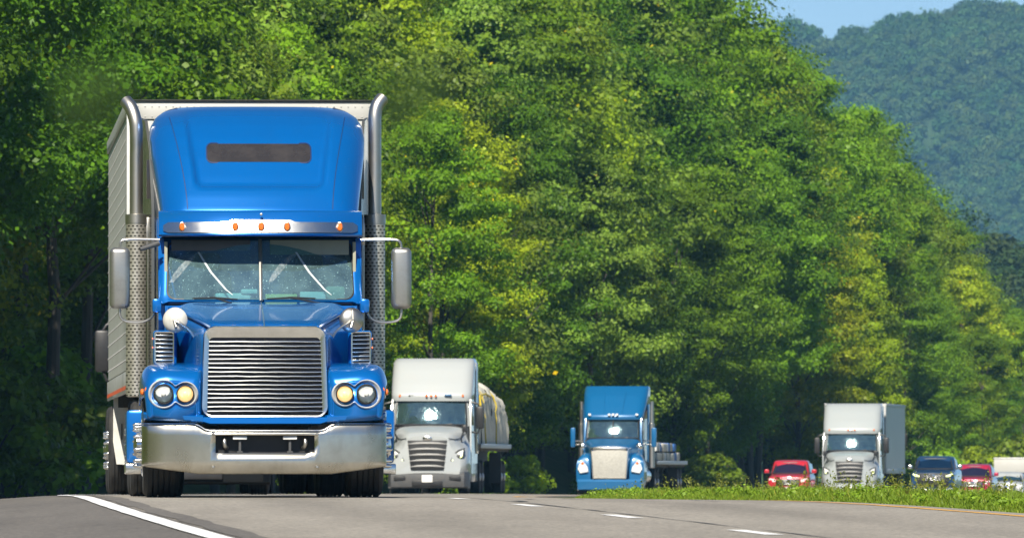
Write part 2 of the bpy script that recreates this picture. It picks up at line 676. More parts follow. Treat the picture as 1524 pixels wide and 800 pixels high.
def tree_meshes(seed, H, R, base, kind, leaf=0.17, ncl=190, per=380, accent=0.0015, conic=0.0, shape=0.75, droop=0.0):
    rng = np.random.default_rng(seed)
    rnd = random.Random(seed)
    t = rng.random(ncl) ** 0.9
    if conic:
        prof = (1 - t) ** 0.85 * (0.3 + 0.7 * np.minimum(1, t * 8)) + 0.04
    else:
        prof = np.sin(PI * np.clip(t * 0.93 + 0.07, 0, 1) ** shape) ** 0.62
    # lobes make the outline uneven
    nl = 9
    la = rng.random(nl) * 2 * PI; lt = rng.random(nl); lw = rng.uniform(0.25, 0.55, nl)
    ang = rng.random(ncl) * 2 * PI
    lobe = np.zeros(ncl)
    for a, b, s in zip(la, lt, lw):
        dd = (np.angle(np.exp(1j * (ang - a))) / 0.7) ** 2 + ((t - b) / 0.16) ** 2
        lobe += s * np.exp(-dd)
    rad = R * prof * (0.74 + 0.5 * np.minimum(lobe, 0.9)) * (0.42 + 0.62 * rng.random(ncl) ** 0.5)
    z = base + t * (H - base - 0.5) - droop * rad
    lean = np.array([rng.normal() * 0.5, rng.normal() * 0.5])
    C = np.stack([rad * np.cos(ang) + lean[0] * t, rad * np.sin(ang) + lean[1] * t, z], 1)
    cr = rng.uniform(0.40, 1.0, ncl) * np.where(rng.random(ncl) < .25, 1.6, 1.0) * (R / 5.0) ** 0.5
    tone = 0.8 + 0.4 * rng.random(ncl)
    ax = np.stack([np.cos(ang), np.sin(ang), rng.uniform(-.25, .75, ncl)], 1) + rng.normal(size=(ncl, 3)) * .25
    ax /= np.linalg.norm(ax, axis=1)[:, None]
    V, Fq, col = leaf_cloud(rng, C, cr, per, leaf, squash=0.6, accent=accent, cl_tone=tone, axis=ax)
    crown = np_mesh('crown', V, Fq, LM[kind], col=col)
    mb = MB()
    pts = [Vector((lean[0] * q + rnd.uniform(-.15, .15) * (q > 0), lean[1] * q + rnd.uniform(-.15, .15) * (q > 0), H * 0.88 * q))
           for q in (0, .12, .3, .5, .7, .85, 1)]
    mb.tube([pts[0] - Vector((0, 0, 0.4))] + pts, [0.30 * H / 22 + .06, 0.24 * H / 22, .2, .16, .11, .07, .03], 9, sub=2)
    for i in sorted(rng.choice(ncl, 16, replace=False)):
        e = Vector(C[i]); q = min(0.9, max(0.12, (e.z - 1.6) / (H * 0.88)) * rnd.uniform(.7, .95))
        s = Vector((lean[0] * q, lean[1] * q, H * .88 * q))
        mid = s.lerp(e, .5) + Vector((0, 0, rnd.uniform(-.2, .5)))
        mb.tube([s, mid, e], [.07, .04, .012], 5, sub=2, caps=False)
    trunk = mb.build('trunk', m_bark)
    return crown, trunk


PROTO = {}
for key, args in dict(
    dark=(11, 22, 5.2, 3.5, 'dark'), mid=(12, 23, 5.4, 3.0, 'mid'), lime=(13, 21, 4.9, 3.2, 'lime'),
    olive=(14, 22, 5.2, 3.2, 'olive'), fresh=(15, 23, 5.0, 3.0, 'fresh'), pale=(16, 22, 5.3, 3.5, 'pale'),
    gold=(17, 20, 4.6, 3.0, 'gold'), mid2=(18, 24, 5.6, 4.0, 'mid'),
    tall=(19, 22, 5.4, 8.0, 'dark'), tall2=(20, 22, 5.2, 7.4, 'mid')).items():
    extra = dict(accent=0.010) if key == 'gold' else dict(accent=0.004) if key in ('mid2', 'olive') else {}
    if key in ('pale', 'fresh'): extra['leaf'] = 0.20
    if key in ('dark',): extra['leaf'] = 0.155
    PROTO[key] = tree_meshes(*args, **extra)
for c, t in PROTO.values():      # the prototypes' meshes live on in the copies only
    COL.objects.unlink(c); COL.objects.unlink(t)


def plant_tree(kind, d, o, scale, label, group, rz, name='broadleaf_tree', zs=1.0):
    x = float(CX(d)) + o
    r = thing(name, label, 'tree', (x, d, float(ground_z(d, o)) - 0.1), rz, group)
    r.scale = (scale, scale, scale * zs)
    c, t = PROTO[kind]
    link_copy(c, r); link_copy(t, r)
    return r


LOOK = dict(dark='dark green', mid='mid green', lime='bright yellow-green', olive='dull olive green',
            fresh='fresh green', pale='pale silvery green', gold='yellowing', mid2='mid green orange-flecked', tall='dark high-crowned', tall2='mid green high-crowned')
SIL = ([1100, 1125, 1145, 1180, 1215, 1250, 1290, 1320, 1360, 1400, 1440, 1480, 1500, 1540],
       [-160, -60, -10, 28, 66, 98, 138, 166, 190, 220, 258, 300, 330, 370])


def px_of(d, o):
    return 762 + (float(CX(d)) + o) * F_PX / d


rt = random.Random(21)
zones = [(-200, 'left of the blue tractor trailer'), (60, 'left behind the blue trailer'), (200, 'behind the exhaust pipes of the blue truck'),
         (400, 'behind the roof of the big blue truck'), (560, 'right beside the big blue truck'),
         (680, 'above the white flatbed truck'), (780, 'above the tarped flatbed load'),
         (860, 'left above the far blue truck'), (960, 'right above the far blue truck'), (1050, 'above the median grass tip'),
         (1140, 'above the red car'), (1220, 'above the white box truck'), (1300, 'above the white trailer'),
         (1370, 'above the dark pickup'), (1430, 'above the far red car'), (1480, 'above the white van at the right edge')]
used = {}
front = []
kinds_cycle = ['dark', 'mid', 'dark', 'fresh', 'mid2', 'lime', 'olive', 'mid', 'gold', 'pale', 'dark', 'fresh', 'lime', 'pale', 'mid2', 'olive']
d = 236.0; i = 0
while d < 880:
    o = -9.8 + rt.uniform(-3.0, 1.6)
    p = px_of(d, o)
    kind = kinds_cycle[i % len(kinds_cycle)]
    sc = rt.uniform(0.58, 0.82)
    if p < 150 or (930 < p < 1130 and i % 3):
        kind = ('tall', 'tall2', 'tall')[i % 3]
        sc = rt.uniform(0.80, 1.0)
    front.append((kind, d, o, sc, p))
    d += rt.uniform(8.0, 11.5) if d < 600 else rt.uniform(8, 11)
    i += 1


def zone(p):
    z = zones[0][1]
    for a, b in zones:
        if p >= a: z = b
    return z


for kind, d, o, sc, p in front:
    if p + 5.2 * sc * F_PX / d < -20:
        continue                  # wholly outside the view
    H = dict(dark=22, mid=23, lime=21, olive=22, fresh=23, pale=22, gold=20, mid2=24, tall=22, tall2=22)[kind]
    zs = 1.0
    pe = p + 2.6 * sc * F_PX / d              # where the crown's right shoulder comes
    if pe > 1120:
        top = CAM_Z + (700 - float(np.interp(pe, *SIL))) * d / F_PX
        h = top - float(ground_z(d, o))
        sc = min(sc * 1.1, max(0.35, h / H * rt.uniform(0.62, 0.85)))
    place = zone(p + 1.2 * F_PX / d * sc)
    key = (kind, place)
    used[key] = used.get(key, 0) + 1
    lab = f"{LOOK[kind]} tree at forest edge {place}" + ('', ', farther back', ', third in depth', ', fourth in depth', ', fifth in depth', ', sixth in depth', ', seventh in depth', ', eighth in depth')[used[key] - 1]
    plant_tree(kind, d, o, sc, lab, 'trees along the forest edge', rt.uniform(0, 6.28))
allk = [k for k in PROTO if not k.startswith('tall')]
for (o0, step, gname) in ((-14.5, 9.5, 'second'), (-20, 11, 'third'), (-26.5, 13, 'fourth'), (-34, 14, 'fifth')):
    d = 250.0
    while d < 830:
        o = o0 + rt.uniform(-1.8, 1.8)
        p = px_of(d, o); sc = rt.uniform(0.8, 1.05)
        pe = p + 3.2 * sc * F_PX / d
        ok = -350 < p < 1560
        if pe > 1090:
            top = CAM_Z + (700 - float(np.interp(pe, *SIL))) * d / F_PX - 1.0
            sc = (top - float(ground_z(d, o))) / 22.5 * (1.0 if o0 < -13 and o0 > -21 else 0.9)
            if pe < 1130: sc = min(sc, 1.25)
        elif pe > 780:
            sc = max(sc, (CAM_Z + 745 * d / F_PX - float(ground_z(d, o))) / 22.5 * rt.uniform(.9, 1.1))
        if ok and 0.35 < sc < 1.5:
            kind = rt.choice(allk)
            plant_tree(kind, d, o, sc, 'tree crown filling the gaps behind the forest edge trees',
                       'trees deeper in the roadside forest', rt.uniform(0, 6.28))
        d += step * rt.uniform(0.85, 1.15)

# bushes at the foot of the trees
bush = []
for s in range(3):
    rng = np.random.default_rng(90 + s)
    n = 46
    a = rng.random(n) * 2 * PI; q = rng.random(n)
    C = np.stack([1.3 * np.sqrt(q) * np.cos(a), 1.3 * np.sqrt(q) * np.sin(a), 0.4 + 1.9 * rng.random(n) * (1 - 0.55 * q)], 1)
    V, Fq, col = leaf_cloud(rng, C, rng.uniform(.3, .6, n), 110, 0.15, accent=0.004 if s == 2 else 0)
    f = np_mesh('foliage', V, Fq, LM[('fresh', 'lime', 'olive')[s]], col=col)
    mb = MB()
    for k in range(7):
        e = Vector(C[k])
        mb.tube([(0, 0, -.1), (e.x * .4, e.y * .4, e.z * .6), e], [.04, .025, .01], 5, sub=2, caps=False)
    b = mb.build('stem', m_bark)
    COL.objects.unlink(f); COL.objects.unlink(b)
    bush.append((f, b))
BL = ['fresh green', 'bright yellow-green', 'olive orange-flecked']
ub = {}
for (d, o, s, sc) in ((312, -9.6, 0, 1.5), (326, -10.0, 2, 1.7), (338, -10.6, 0, 1.9), (352, -11.0, 2, 1.8), (366, -11.4, 0, 2.0), (398, -7.0, 1, .7), (412, -6.9, 2, .8), (452, -6.6, 0, 1.0), (470, -6.6, 1, .9),
                      (505, -6.9, 0, .8), (560, -7.0, 2, 1.1), (640, -6.6, 1, 1.2), (700, -6.2, 0, 1.5), (735, -6.0, 1, 1.7),
                      (762, -5.4, 2, 2.0), (785, -5.0, 1, 1.8), (815, -5.0, 0, 2.1)):
    pl = zone(px_of(d, o)).replace('above', 'behind').replace('left behind', 'behind')
    k = (s, pl); ub[k] = ub.get(k, 0) + 1
    r = thing('roadside_bush', f"{BL[s]} bush at the forest foot {pl}" + ('', ', farther back', ', third in depth')[ub[k] - 1], 'bush',
              (float(CX(d)) + o, d, float(ground_z(d, o)) - .05), rt.uniform(0, 6), 'bushes at the foot of the forest')
    r.scale = (sc,) * 3
    link_copy(bush[s][0], r); link_copy(bush[s][1], r)

# ------------------------------------------------------------------ wooded mountain far behind
m_hill = simple('forest floor', (0.03, 0.065, 0.018), 0.95, dirt_amt=0.4, dirt_scale=0.02)


def ridge(name, d0, d1, x0, x1, topf, nx=60, nd=24, under=30):
    """ground of a wooded slope rising from d0 to its crest at d1"""
    V = []
    for i in range(nd + 1):
        q = i / nd
        for j in range(nx + 1):
            x = x0 + (x1 - x0) * j / nx
            d = d0 + (d1 - d0) * q
            V.append((x, d, topf(x, q)))
    V = np.array(V); n = nx + 1
    Fq = np.array([(i * n + j, i * n + j + 1, (i + 1) * n + j + 1, (i + 1) * n + j) for i in range(nd) for j in range(nx)])
    return tag(np_mesh(name, V, Fq, m_hill, smooth=True), kind='structure')


def crest_px(d, xs, ys):
    X = [(x - 762) * d / F_PX for x in xs]; Z = [CAM_Z + (700 - y) * d / F_PX for y in ys]
    return X, Z


DH = 5200.0
hx, hz = crest_px(DH, [600, 900, 1100, 1175, 1215, 1245, 1290, 1340, 1400, 1450, 1524, 1700, 2000],
                  [120, 60, 42, 36, 40, 50, 45, 27, 27, 14, 8, -30, -60])
def hill_top(x, q):
    zt = float(np.interp(x, hx, hz)) - 5
    und = 22 * math.sin(x * 0.024 + q * 4) * q * (1 - q) * 2 + 13 * math.sin(x * 0.05 - q * 9) * q * (1 - q) * 2
    return -1.5 + (zt + 1.5) * (q ** 0.8) + und
ridge('mountain', 4850, DH, hx[0], hx[-1], hill_top)
DN = 1500.0
nx_, nz_ = crest_px(DN, [900, 1300, 1400, 1440, 1475, 1500, 1530, 1600, 1900], [420, 380, 350, 335, 345, 360, 372, 400, 420])
def near_top(x, q):
    zt = float(np.interp(x, nx_, nz_)) - 6
    return -1.5 + (zt + 1.5) * (q ** 0.7)
ridge('wooded_rise', 1420, DN, nx_[0], nx_[-1], near_top, 30, 10)

m_farleaf = leaf_mat('far forest leaves', (0.055, 0.105, 0.030), spec=0.03, trans=0.25)


def wood(name, seed, d0, d1, x0, x1, topf, n, r0, per, leaf, lay=0.75):
    rng = np.random.default_rng(seed)
    q = rng.random(n) ** 0.9 * 0.99; x = x0 + (x1 - x0) * rng.random(n)
    keep = (x / (d0 + (d1 - d0) * q)) > (1100 - 762) / F_PX
    keep &= (x / (d0 + (d1 - d0) * q)) < (1580 - 762) / F_PX
    q, x = q[keep], x[keep]
    n = len(q)
    z = np.array([topf(a, b) for a, b in zip(x, q)])
    R = r0 * np.exp(rng.normal(size=n) * 0.22)
    base = np.stack([x, d0 + (d1 - d0) * q, z + R * lay], 1)
    # each crown: a handful of lobes, each lobe a clump of leaf masses
    nl = 9
    C = np.repeat(base, nl, axis=0); RR = np.repeat(R, nl)
    D = rng.normal(size=C.shape); D /= np.linalg.norm(D, axis=1)[:, None]
    D[:, 2] = np.abs(D[:, 2]) * 1.1 - 0.25
    C = C + D * RR[:, None] * 0.72
    tone = np.repeat(0.75 + 0.5 * rng.random(n), nl) * (0.9 + 0.2 * rng.random(n * nl))
    V, Fq, col = leaf_cloud(rng, C, RR * 0.45, per, leaf, squash=0.9, cl_tone=tone)
    hue = np.repeat(np.repeat(rng.random(n), nl * per), 4)
    col[:, 0] *= 0.8 + 0.5 * hue
    return tag(np_mesh(name, V, Fq, m_farleaf, col=col), kind='stuff',
               label='hazy blue-green forest covering the distant mountain' if d0 > 2000 else 'darker hazy wood on the low rise behind the last roadside trees')


wood('mountain_forest', 5, 4850, DH, hx[0], hx[-1], hill_top, 4600, 5.0, 60, 1.2)
wood('far_wood', 6, 1420, DN, nx_[0], nx_[-1], near_top, 620, 3.8, 90, 0.5)

# ------------------------------------------------------------------ grass
m_grass = leaf_mat('long median grass', (0.24, 0.37, 0.034), spec=0.25, trans=0.4)


def blades(rng, P, h, wdt, lean):
    n = len(P)
    a = rng.random(n) * 2 * PI
    dx = np.stack([np.cos(a), np.sin(a), np.zeros(n)], 1)
    side = np.stack([-np.sin(a), np.cos(a), np.zeros(n)], 1)
    bend = (lean * rng.random(n) * h)[:, None]
    V = np.empty((n, 6, 3)); up = np.array([0, 0, 1.0])
    hh = h[:, None]; ww = wdt[:, None]
    V[:, 0] = P - side * ww; V[:, 1] = P + side * ww
    M = P + up * hh * .6 + dx * bend * .35
    V[:, 2] = M + side * ww * .7; V[:, 3] = M - side * ww * .7
    T = P + up * hh * (1 - .25 * rng.random(n)[:, None]) + dx * bend
    V[:, 4] = T + side * ww * .15; V[:, 5] = T - side * ww * .15
    F = np.arange(n * 6).reshape(n, 6)
    Fq = np.concatenate([F[:, [0, 1, 2, 3]], F[:, [3, 2, 4, 5]]])
    return V.reshape(-1, 3), Fq


def grass_field(name, label, seed, n, d0, d1, o0, o1, hmin, hmax, stalks=0, shmax=0.55):
    rng = np.random.default_rng(seed)
    d = d0 + (d1 - d0) * rng.random(n) ** 1.2
    o = o0 + (o1 - o0) * rng.random(n) ** 1.7
    cl = np.sin(d * 1.7 + o * 2.1) * np.sin(d * 0.53 - o * 3.3) + 0.6 * np.sin(d * 4.1 + o)
    h = (hmin + (hmax - hmin) * rng.random(n)) * (0.85 + 0.22 * cl) * np.clip(0.35 + (o - o0) / 0.5, 0.35, 1)
    P = np.stack([CX(d) + o, d, ground_z(d, o)], 1)
    V, Fq = blades(rng, P, h, 0.0025 + 0.0045 * rng.random(n), 0.9)
    t = 0.7 + 0.45 * rng.random(n)
    dry = rng.random(n) < 0.05 + 0.12 * (np.sin(d * .9 + o * 1.3) * np.sin(d * .37) > .45)
    col = np.stack([t, t, t], 1)
    col[dry] = np.array([1.9, 1.25, 2.2]) * t[dry][:, None]
    col = np.repeat(col, 6, axis=0)
    if stalks:
        # broad-leaved weeds among the blades
        nw = 520
        dw = d0 + (d1 - d0) * rng.random(nw); ow = o0 + .12 + (o1 - o0 - .3) * rng.random(nw) ** 1.5
        zw = ground_z(dw, ow) + .03 + .11 * rng.random(nw)
        Vw, Fw, cw = leaf_cloud(rng, np.stack([CX(dw) + ow, dw, zw], 1), .07 + .08 * rng.random(nw), 45, .035)
        Fq = np.concatenate([Fq, Fw + len(V)]) ; V = np.concatenate([V, Vw]); col = np.concatenate([col, cw * np.array([1.0, 1.05, 1.0])])
        ds_ = np.where(rng.random(stalks) < .5, 118 + 50 * rng.random(stalks), d0 + (d1 - d0) * rng.random(stalks)); os_ = o0 + .3 + (o1 - o0 - .3) * rng.random(stalks)
        hs = hmax + (shmax - hmax) * rng.random(stalks) ** 2
        Ps = np.stack([CX(ds_) + os_, ds_, ground_z(ds_, os_)], 1)
        V2, F2 = blades(rng, Ps, hs, np.full(stalks, .004), 0.5)
        # seed heads: small kites near each tip
        tips = V2.reshape(-1, 6, 3)[:, 4]
        k = 9
        cc = np.repeat(tips, k, axis=0) - np.array([0, 0, 1]) * (rng.random(stalks * k) * .14)[:, None] + rng.normal(size=(stalks * k, 3)) * .018
        V3, F3, c3 = leaf_cloud(rng, cc, np.full(len(cc), .008), 1, .03)
        c2 = np.tile(np.array([1.5, 1.15, 1.6]) * 0.8, (len(V2), 1)); c3 = c3 * np.array([0.95, 0.68, 1.5])
        Fq = np.concatenate([Fq, F2 + len(V), F3 + len(V) + len(V2)])
        V = np.concatenate([V, V2, V3]); col = np.concatenate([col, c2, c3])
    return tag(np_mesh(name, V, Fq, m_grass, col=col), label=label, kind='stuff')


grass_field('median_grass', 'long green grass with seed stalks growing in the median', 31, 330000, 84, 190, 6.0, 10.5, 0.08, 0.205, 1100, .42)
grass_field('verge_grass', 'short grass on the verge beyond the left shoulder', 32, 30000, 110, 330, -4.9, -9.0 , 0.06, 0.16, 0)

# ------------------------------------------------------------------ haze
HAZE = 0.00007
mh = bpy.data.materials.new('thin summer haze')
mh.use_nodes = True
hnt = mh.node_tree
hnt.nodes.remove(hnt.nodes['Principled BSDF'])
pv = hnt.nodes.new('ShaderNodeVolumePrincipled')
pv.inputs['Color'].default_value = (0.26, 0.62, 1.0, 1)
pv.inputs['Density'].default_value = HAZE
hnt.links.new(pv.outputs[0], hnt.nodes['Material Output'].inputs['Volume'])
mb = MB().box(-4800, 6200, -500, 5900, -14, 300)
hz_o = mb.build('haze', mh, smooth=False)
tag(hz_o, label='thin bluish summer haze over the valley', kind='stuff')


# green-tinted volumes added to imitate heat shimmer above the two stacks
m_shimmer = bpy.data.materials.new('thin heat shimmer')
m_shimmer.use_nodes = True
snt = m_shimmer.node_tree
snt.nodes.remove(snt.nodes['Principled BSDF'])
sv_ = snt.nodes.new('ShaderNodeVolumePrincipled')
sv_.inputs['Color'].default_value = (0.12, 0.22, 0.05, 1)
tc_ = snt.nodes.new('ShaderNodeTexCoord')
gr_ = snt.nodes.new('ShaderNodeTexGradient'); gr_.gradient_type = 'SPHERICAL'
mp_ = snt.nodes.new('ShaderNodeMapping'); mp_.inputs['Scale'].default_value = (1, 1, 1)
snt.links.new(tc_.outputs['Object'], mp_.inputs[0]); snt.links.new(mp_.outputs[0], gr_.inputs[0])
nz_t = snt.nodes.new('ShaderNodeTexNoise'); nz_t.inputs['Scale'].default_value = 2.2
snt.links.new(tc_.outputs['Object'], nz_t.inputs['Vector'])
mm_ = snt.nodes.new('ShaderNodeMath'); mm_.operation = 'MULTIPLY'
snt.links.new(gr_.outputs['Fac'], mm_.inputs[0]); snt.links.new(nz_t.outputs['Fac'], mm_.inputs[1])
m2_ = snt.nodes.new('ShaderNodeMath'); m2_.operation = 'MULTIPLY'; m2_.inputs[1].default_value = 2.2
snt.links.new(mm_.outputs[0], m2_.inputs[0]); snt.links.new(m2_.outputs[0], sv_.inputs['Density'])
snt.links.new(sv_.outputs[0], snt.nodes['Material Output'].inputs['Volume'])
for x, z, nm in ((-4.34, 4.62, 'left'), (-1.03, 4.58, 'right')):
    bm = bmesh.new(); bmesh.ops.create_icosphere(bm, subdivisions=3, radius=1)
    mb = MB(); mb.frombm(bm)
    o = mb.build('heat_shimmer', m_shimmer)
    o.location = (x, 124.6, z); o.scale = (.58, .8, .56)
    tag(o, label=f'faint heat shimmer above the {nm} exhaust stack of the big blue truck', kind='stuff')
# ------------------------------------------------------------------ shared vehicle materials
M_BLUE = paint('candy blue paint', (0.0004, 0.142, 0.50), dirt=(0.01, 0.10, 0.32), dirt_amt=0.2, metal=0.42, rough=0.24)
M_BLUE2 = paint('teal blue paint', (0.002, 0.105, 0.27), dirt=(0.05, 0.12, 0.25), metal=0.1, rough=0.35)
M_WHITE = paint('white paint', (0.37, 0.395, 0.405), dirt=(0.4, 0.38, 0.34), dirt_amt=0.25, metal=0.0, rough=0.35)
M_CREAM = paint('off white paint', (0.32, 0.35, 0.36), dirt=(0.4, 0.38, 0.34), dirt_amt=0.25, metal=0.0, rough=0.35)
M_RED = paint('red car paint', (0.45, 0.014, 0.03), metal=0.1)
M_MAROON = paint('crimson car paint', (0.38, 0.012, 0.05), metal=0.2)
M_NAVY = paint('navy pickup paint', (0.012, 0.05, 0.13), metal=0.3)
M_CHROME = simple('chrome', (0.82, 0.82, 0.80), 0.17, 1.0, dirt=(0.45, 0.43, 0.38), dirt_amt=0.4, dirt_scale=9)
M_BUMP = simple('road grimed chrome', (0.66, 0.635, 0.56), 0.20, 1.0, dirt=(0.33, 0.30, 0.23), dirt_amt=0.75, dirt_scale=3.2,
                stretch=(1, 1, .7))
M_STEEL = simple('brushed steel', (0.58, 0.56, 0.52), 0.30, 1.0, dirt=(0.32, 0.28, 0.22), dirt_amt=0.5, dirt_scale=5)
M_MIRR = simple('weathered mirror shell', (0.40, 0.40, 0.38), 0.28, 0.85, dirt=(0.22, 0.21, 0.19), dirt_amt=0.6, dirt_scale=7)
M_BEZEL = simple('bright bezel chrome', (0.85, 0.86, 0.86), 0.3, 0.55, dirt_amt=0.2)
M_ALU = simple('dull aluminium', (0.62, 0.63, 0.62), 0.42, 0.6, dirt=(0.42, 0.41, 0.38), dirt_amt=0.5, dirt_scale=4)
M_BLACK = simple('black plastic', (0.018, 0.018, 0.02), 0.45, dirt=(0.05, 0.048, 0.045))
M_DKGREY = simple('dark grey plastic', (0.06, 0.062, 0.066), 0.5, dirt=(0.12, 0.11, 0.1))
M_CHASSIS = simple('greasy chassis black', (0.012, 0.012, 0.012), 0.7, dirt=(0.05, 0.045, 0.04))
M_RUBBER = simple('tyre rubber', (0.022, 0.022, 0.023), 0.8, dirt=(0.075, 0.068, 0.06), dirt_amt=0.6, dirt_scale=8, bumps=0.2)
M_LAMP = simple('clear lamp', (0.86, 0.87, 0.86), 0.25, 0.1, dirt_amt=0.1, dirt_scale=40)
M_AMBER = simple('amber lens', (0.75, 0.16, 0.012), 0.2, coat=1.0, dirt_amt=0.3, dirt_scale=60)
M_GLOW = simple('lit amber bulb', (0.9, 0.62, 0.30), 0.3, emit=((1.0, 0.62, 0.25), 0.7))
M_LED = simple('lit running light', (0.9, 0.95, 0.55), 0.3, emit=((0.85, 1.0, 0.35), 0.8))
M_REDREF = simple('orange red reflective tape', (0.65, 0.10, 0.03), 0.4, dirt_amt=0.4, dirt_scale=12)
M_DASH = simple('dashboard', (0.05, 0.052, 0.055), 0.7)
M_SEAT = simple('seat cloth', (0.04, 0.045, 0.05), 0.9)
M_LINER = simple('pale cab lining', (0.34, 0.34, 0.26), 0.85)
M_PAPER = simple('white paper', (0.72, 0.76, 0.72), 0.7, dirt_amt=0.2)
M_YPAPER = simple('yellow paper', (0.65, 0.6, 0.16), 0.7, dirt_amt=0.2)
M_GLASS = glass('windscreen glass', (0.46, 0.80, 0.84), 0.30, 0.03, dusty=1.0)
M_GLASSB = glass('tinted car glass', (0.35, 0.55, 0.58), 0.45, 0.04)
M_LENS = glass('clear lens', (0.97, 0.97, 0.97), 0.03, 0.02)
M_DKGLASS = simple('dark vent glass', (0.03, 0.028, 0.03), 0.12, dirt=(0.08, 0.07, 0.065), coat=0.6)
M_BUG = simple('dusty wiper streak', (0.55, 0.60, 0.62), 0.8, dirt=(0.3, 0.34, 0.36), dirt_amt=0.7, dirt_scale=30)
M_SMEAR, _snt, _sp = new_mat('thin dust smear')
_sp.inputs['Base Color'].default_value = (0.55, 0.62, 0.64, 1)
_sp.inputs['Roughness'].default_value = 0.9
_snt.links.new(ramp(_snt, noise(_snt, 26, 5, .7), [(.35, (0.05,) * 3), (.75, (.5,) * 3)]), _sp.inputs['Alpha'])
M_WHITEPANEL = simple('white trailer sheet', (0.48, 0.48, 0.46), 0.45, dirt=(0.42, 0.40, 0.36), dirt_amt=0.45, dirt_scale=2.2)
M_FLAP = simple('white mud flap', (0.60, 0.60, 0.56), 0.6, dirt=(0.34, 0.32, 0.28), dirt_amt=0.5)


def perforated(name):
    m, nt, p = new_mat(name)
    p.inputs['Metallic'].default_value = 0.75
    p.inputs['Roughness'].default_value = 0.38
    tc = nt.nodes.new('ShaderNodeTexCoord')
    mp = nt.nodes.new('ShaderNodeMapping')
    mp.inputs['Rotation'].default_value = (PI / 2, 0, 0)
    nt.links.new(tc.outputs['Object'], mp.inputs[0])
    br = nt.nodes.new('ShaderNodeTexBrick')
    br.inputs['Scale'].default_value = 1
    br.inputs['Brick Width'].default_value = 0.042
    br.inputs['Row Height'].default_value = 0.034
    br.inputs['Mortar Size'].default_value = 0.011
    br.inputs['Mortar Smooth'].default_value = 0.1
    br.inputs['Color1'].default_value = br.inputs['Color2'].default_value = (0.02, 0.018, 0.015, 1)
    br.inputs['Mortar'].default_value = (0.60, 0.58, 0.52, 1)
    nt.links.new(mp.outputs[0], br.inputs[0])
    c = mix(nt, ramp(nt, noise(nt, 5, 4), [(.4, (0, 0, 0)), (.8, (.5,) * 3)]), br.outputs['Color'], (0.32, 0.28, 0.22), 'MULTIPLY')
    nt.links.new(c, p.inputs['Base Color'])
    bump(nt, p, br.outputs['Fac'], -0.5, 0.006)
    return m


M_PERF = perforated('perforated heat shield')


def riveted(name):
    m, nt, p = new_mat(name)
    p.inputs['Metallic'].default_value = 0.3
    p.inputs['Roughness'].default_value = 0.42
    tc = nt.nodes.new('ShaderNodeTexCoord')
    mp = nt.nodes.new('ShaderNodeMapping')
    mp.inputs['Scale'].default_value = (1, 1, 1)
    nt.links.new(tc.outputs['Object'], mp.inputs[0])
    wv = nt.nodes.new('ShaderNodeTexWave')
    wv.bands_direction = 'Y'
    wv.inputs['Scale'].default_value = 0.65
    nt.links.new(mp.outputs[0], wv.inputs[0])
    c = ramp(nt, wv.outputs['Color'], [(0.0, (0.70, 0.70, 0.69)), (0.06, (0.50, 0.50, 0.50)), (0.12, (0.74, 0.74, 0.73))])
    f = ramp(nt, noise(nt, 1.2, 5, stretch=(1, .5, 1)), [(.4, (0, 0, 0)), (.8, (.5,) * 3)])
    nt.links.new(mix(nt, f, c, (0.52, 0.51, 0.48)), p.inputs['Base Color'])
    return m


M_EXT = simple('grey cab extender', (0.10, 0.105, 0.10), 0.25, 0.3, coat=0.5, dirt=(0.18, 0.17, 0.15))
M_RIVET = riveted('riveted aluminium sheet')


# ------------------------------------------------------------------ wheels
def tyre_mesh(r, x0, x1, mb=None):
    mb = mb or MB()
    w = x1 - x0
    prof = [(r * .60, x0 + w * .08), (r * .78, x0), (r * .93, x0 + w * .03), (r, x0 + w * .13)]
    for k in range(1, 5):          # tread ribs with grooves
        q = x0 + w * (.13 + .74 * k / 5)
        prof += [(r, q - w * .022), (r * .965, q - w * .018), (r * .965, q + w * .018), (r, q + w * .022)]
    prof += [(r, x1 - w * .13), (r * .93, x1 - w * .03), (r * .78, x1), (r * .60, x1 - w * .08)]
    mb.lathe(prof, (0, 0, 0), 'x', 40)
    return mb


def wheel(parent, x0, x1, y, r, out, mat=M_CHROME, detail=True, dish=.055):
    """tyre from x0 to x1; out = +1/-1 says which face looks outward"""
    t = tyre_mesh(r, x0, x1).build('wheel', M_RUBBER, parent, ang=25)
    t.location = (0, y, r)
    xo = x1 if out > 0 else x0
    mb = MB()
    s = out
    xo = xo - s * dish
    mb.lathe([(r * .60, -s * .10 + xo), (r * .62, xo - s * .01), (r * .57, xo + s * .0), (r * .5, xo - s * .05), (r * .26, xo - s * .03),
              (r * .24, xo + s * .05), (r * .16, xo + s * .075), (0.0001, xo + s * .085)], (0, 0, 0), 'x', 28)
    rim = mb.build('rim', mat, t)
    if detail:
        mb = MB()
        for k in range(10):
            a = 2 * PI * k / 10 + .2
            c = (0, r * .40 * math.cos(a), r * .40 * math.sin(a))
            mb.lathe([(.030, xo - s * .05), (.030, xo + s * .005), (.022, xo + s * .02), (.024, xo + s * .055), (.012, xo + s * .085), (.0001, xo + s * .09)], c, 'x', 10)
        mb.build('lug_nuts', mat, t)
    return t


# ------------------------------------------------------------------ the big blue truck
T1 = 0.05
D1 = 120.0
truck = thing('semi_truck', 'big blue long-nosed semi truck with chrome grille, bumper and stacks pulling a white box trailer', 'truck',
              (-2.466, D1, float(road_z(D1, 0)) + .004), T1)


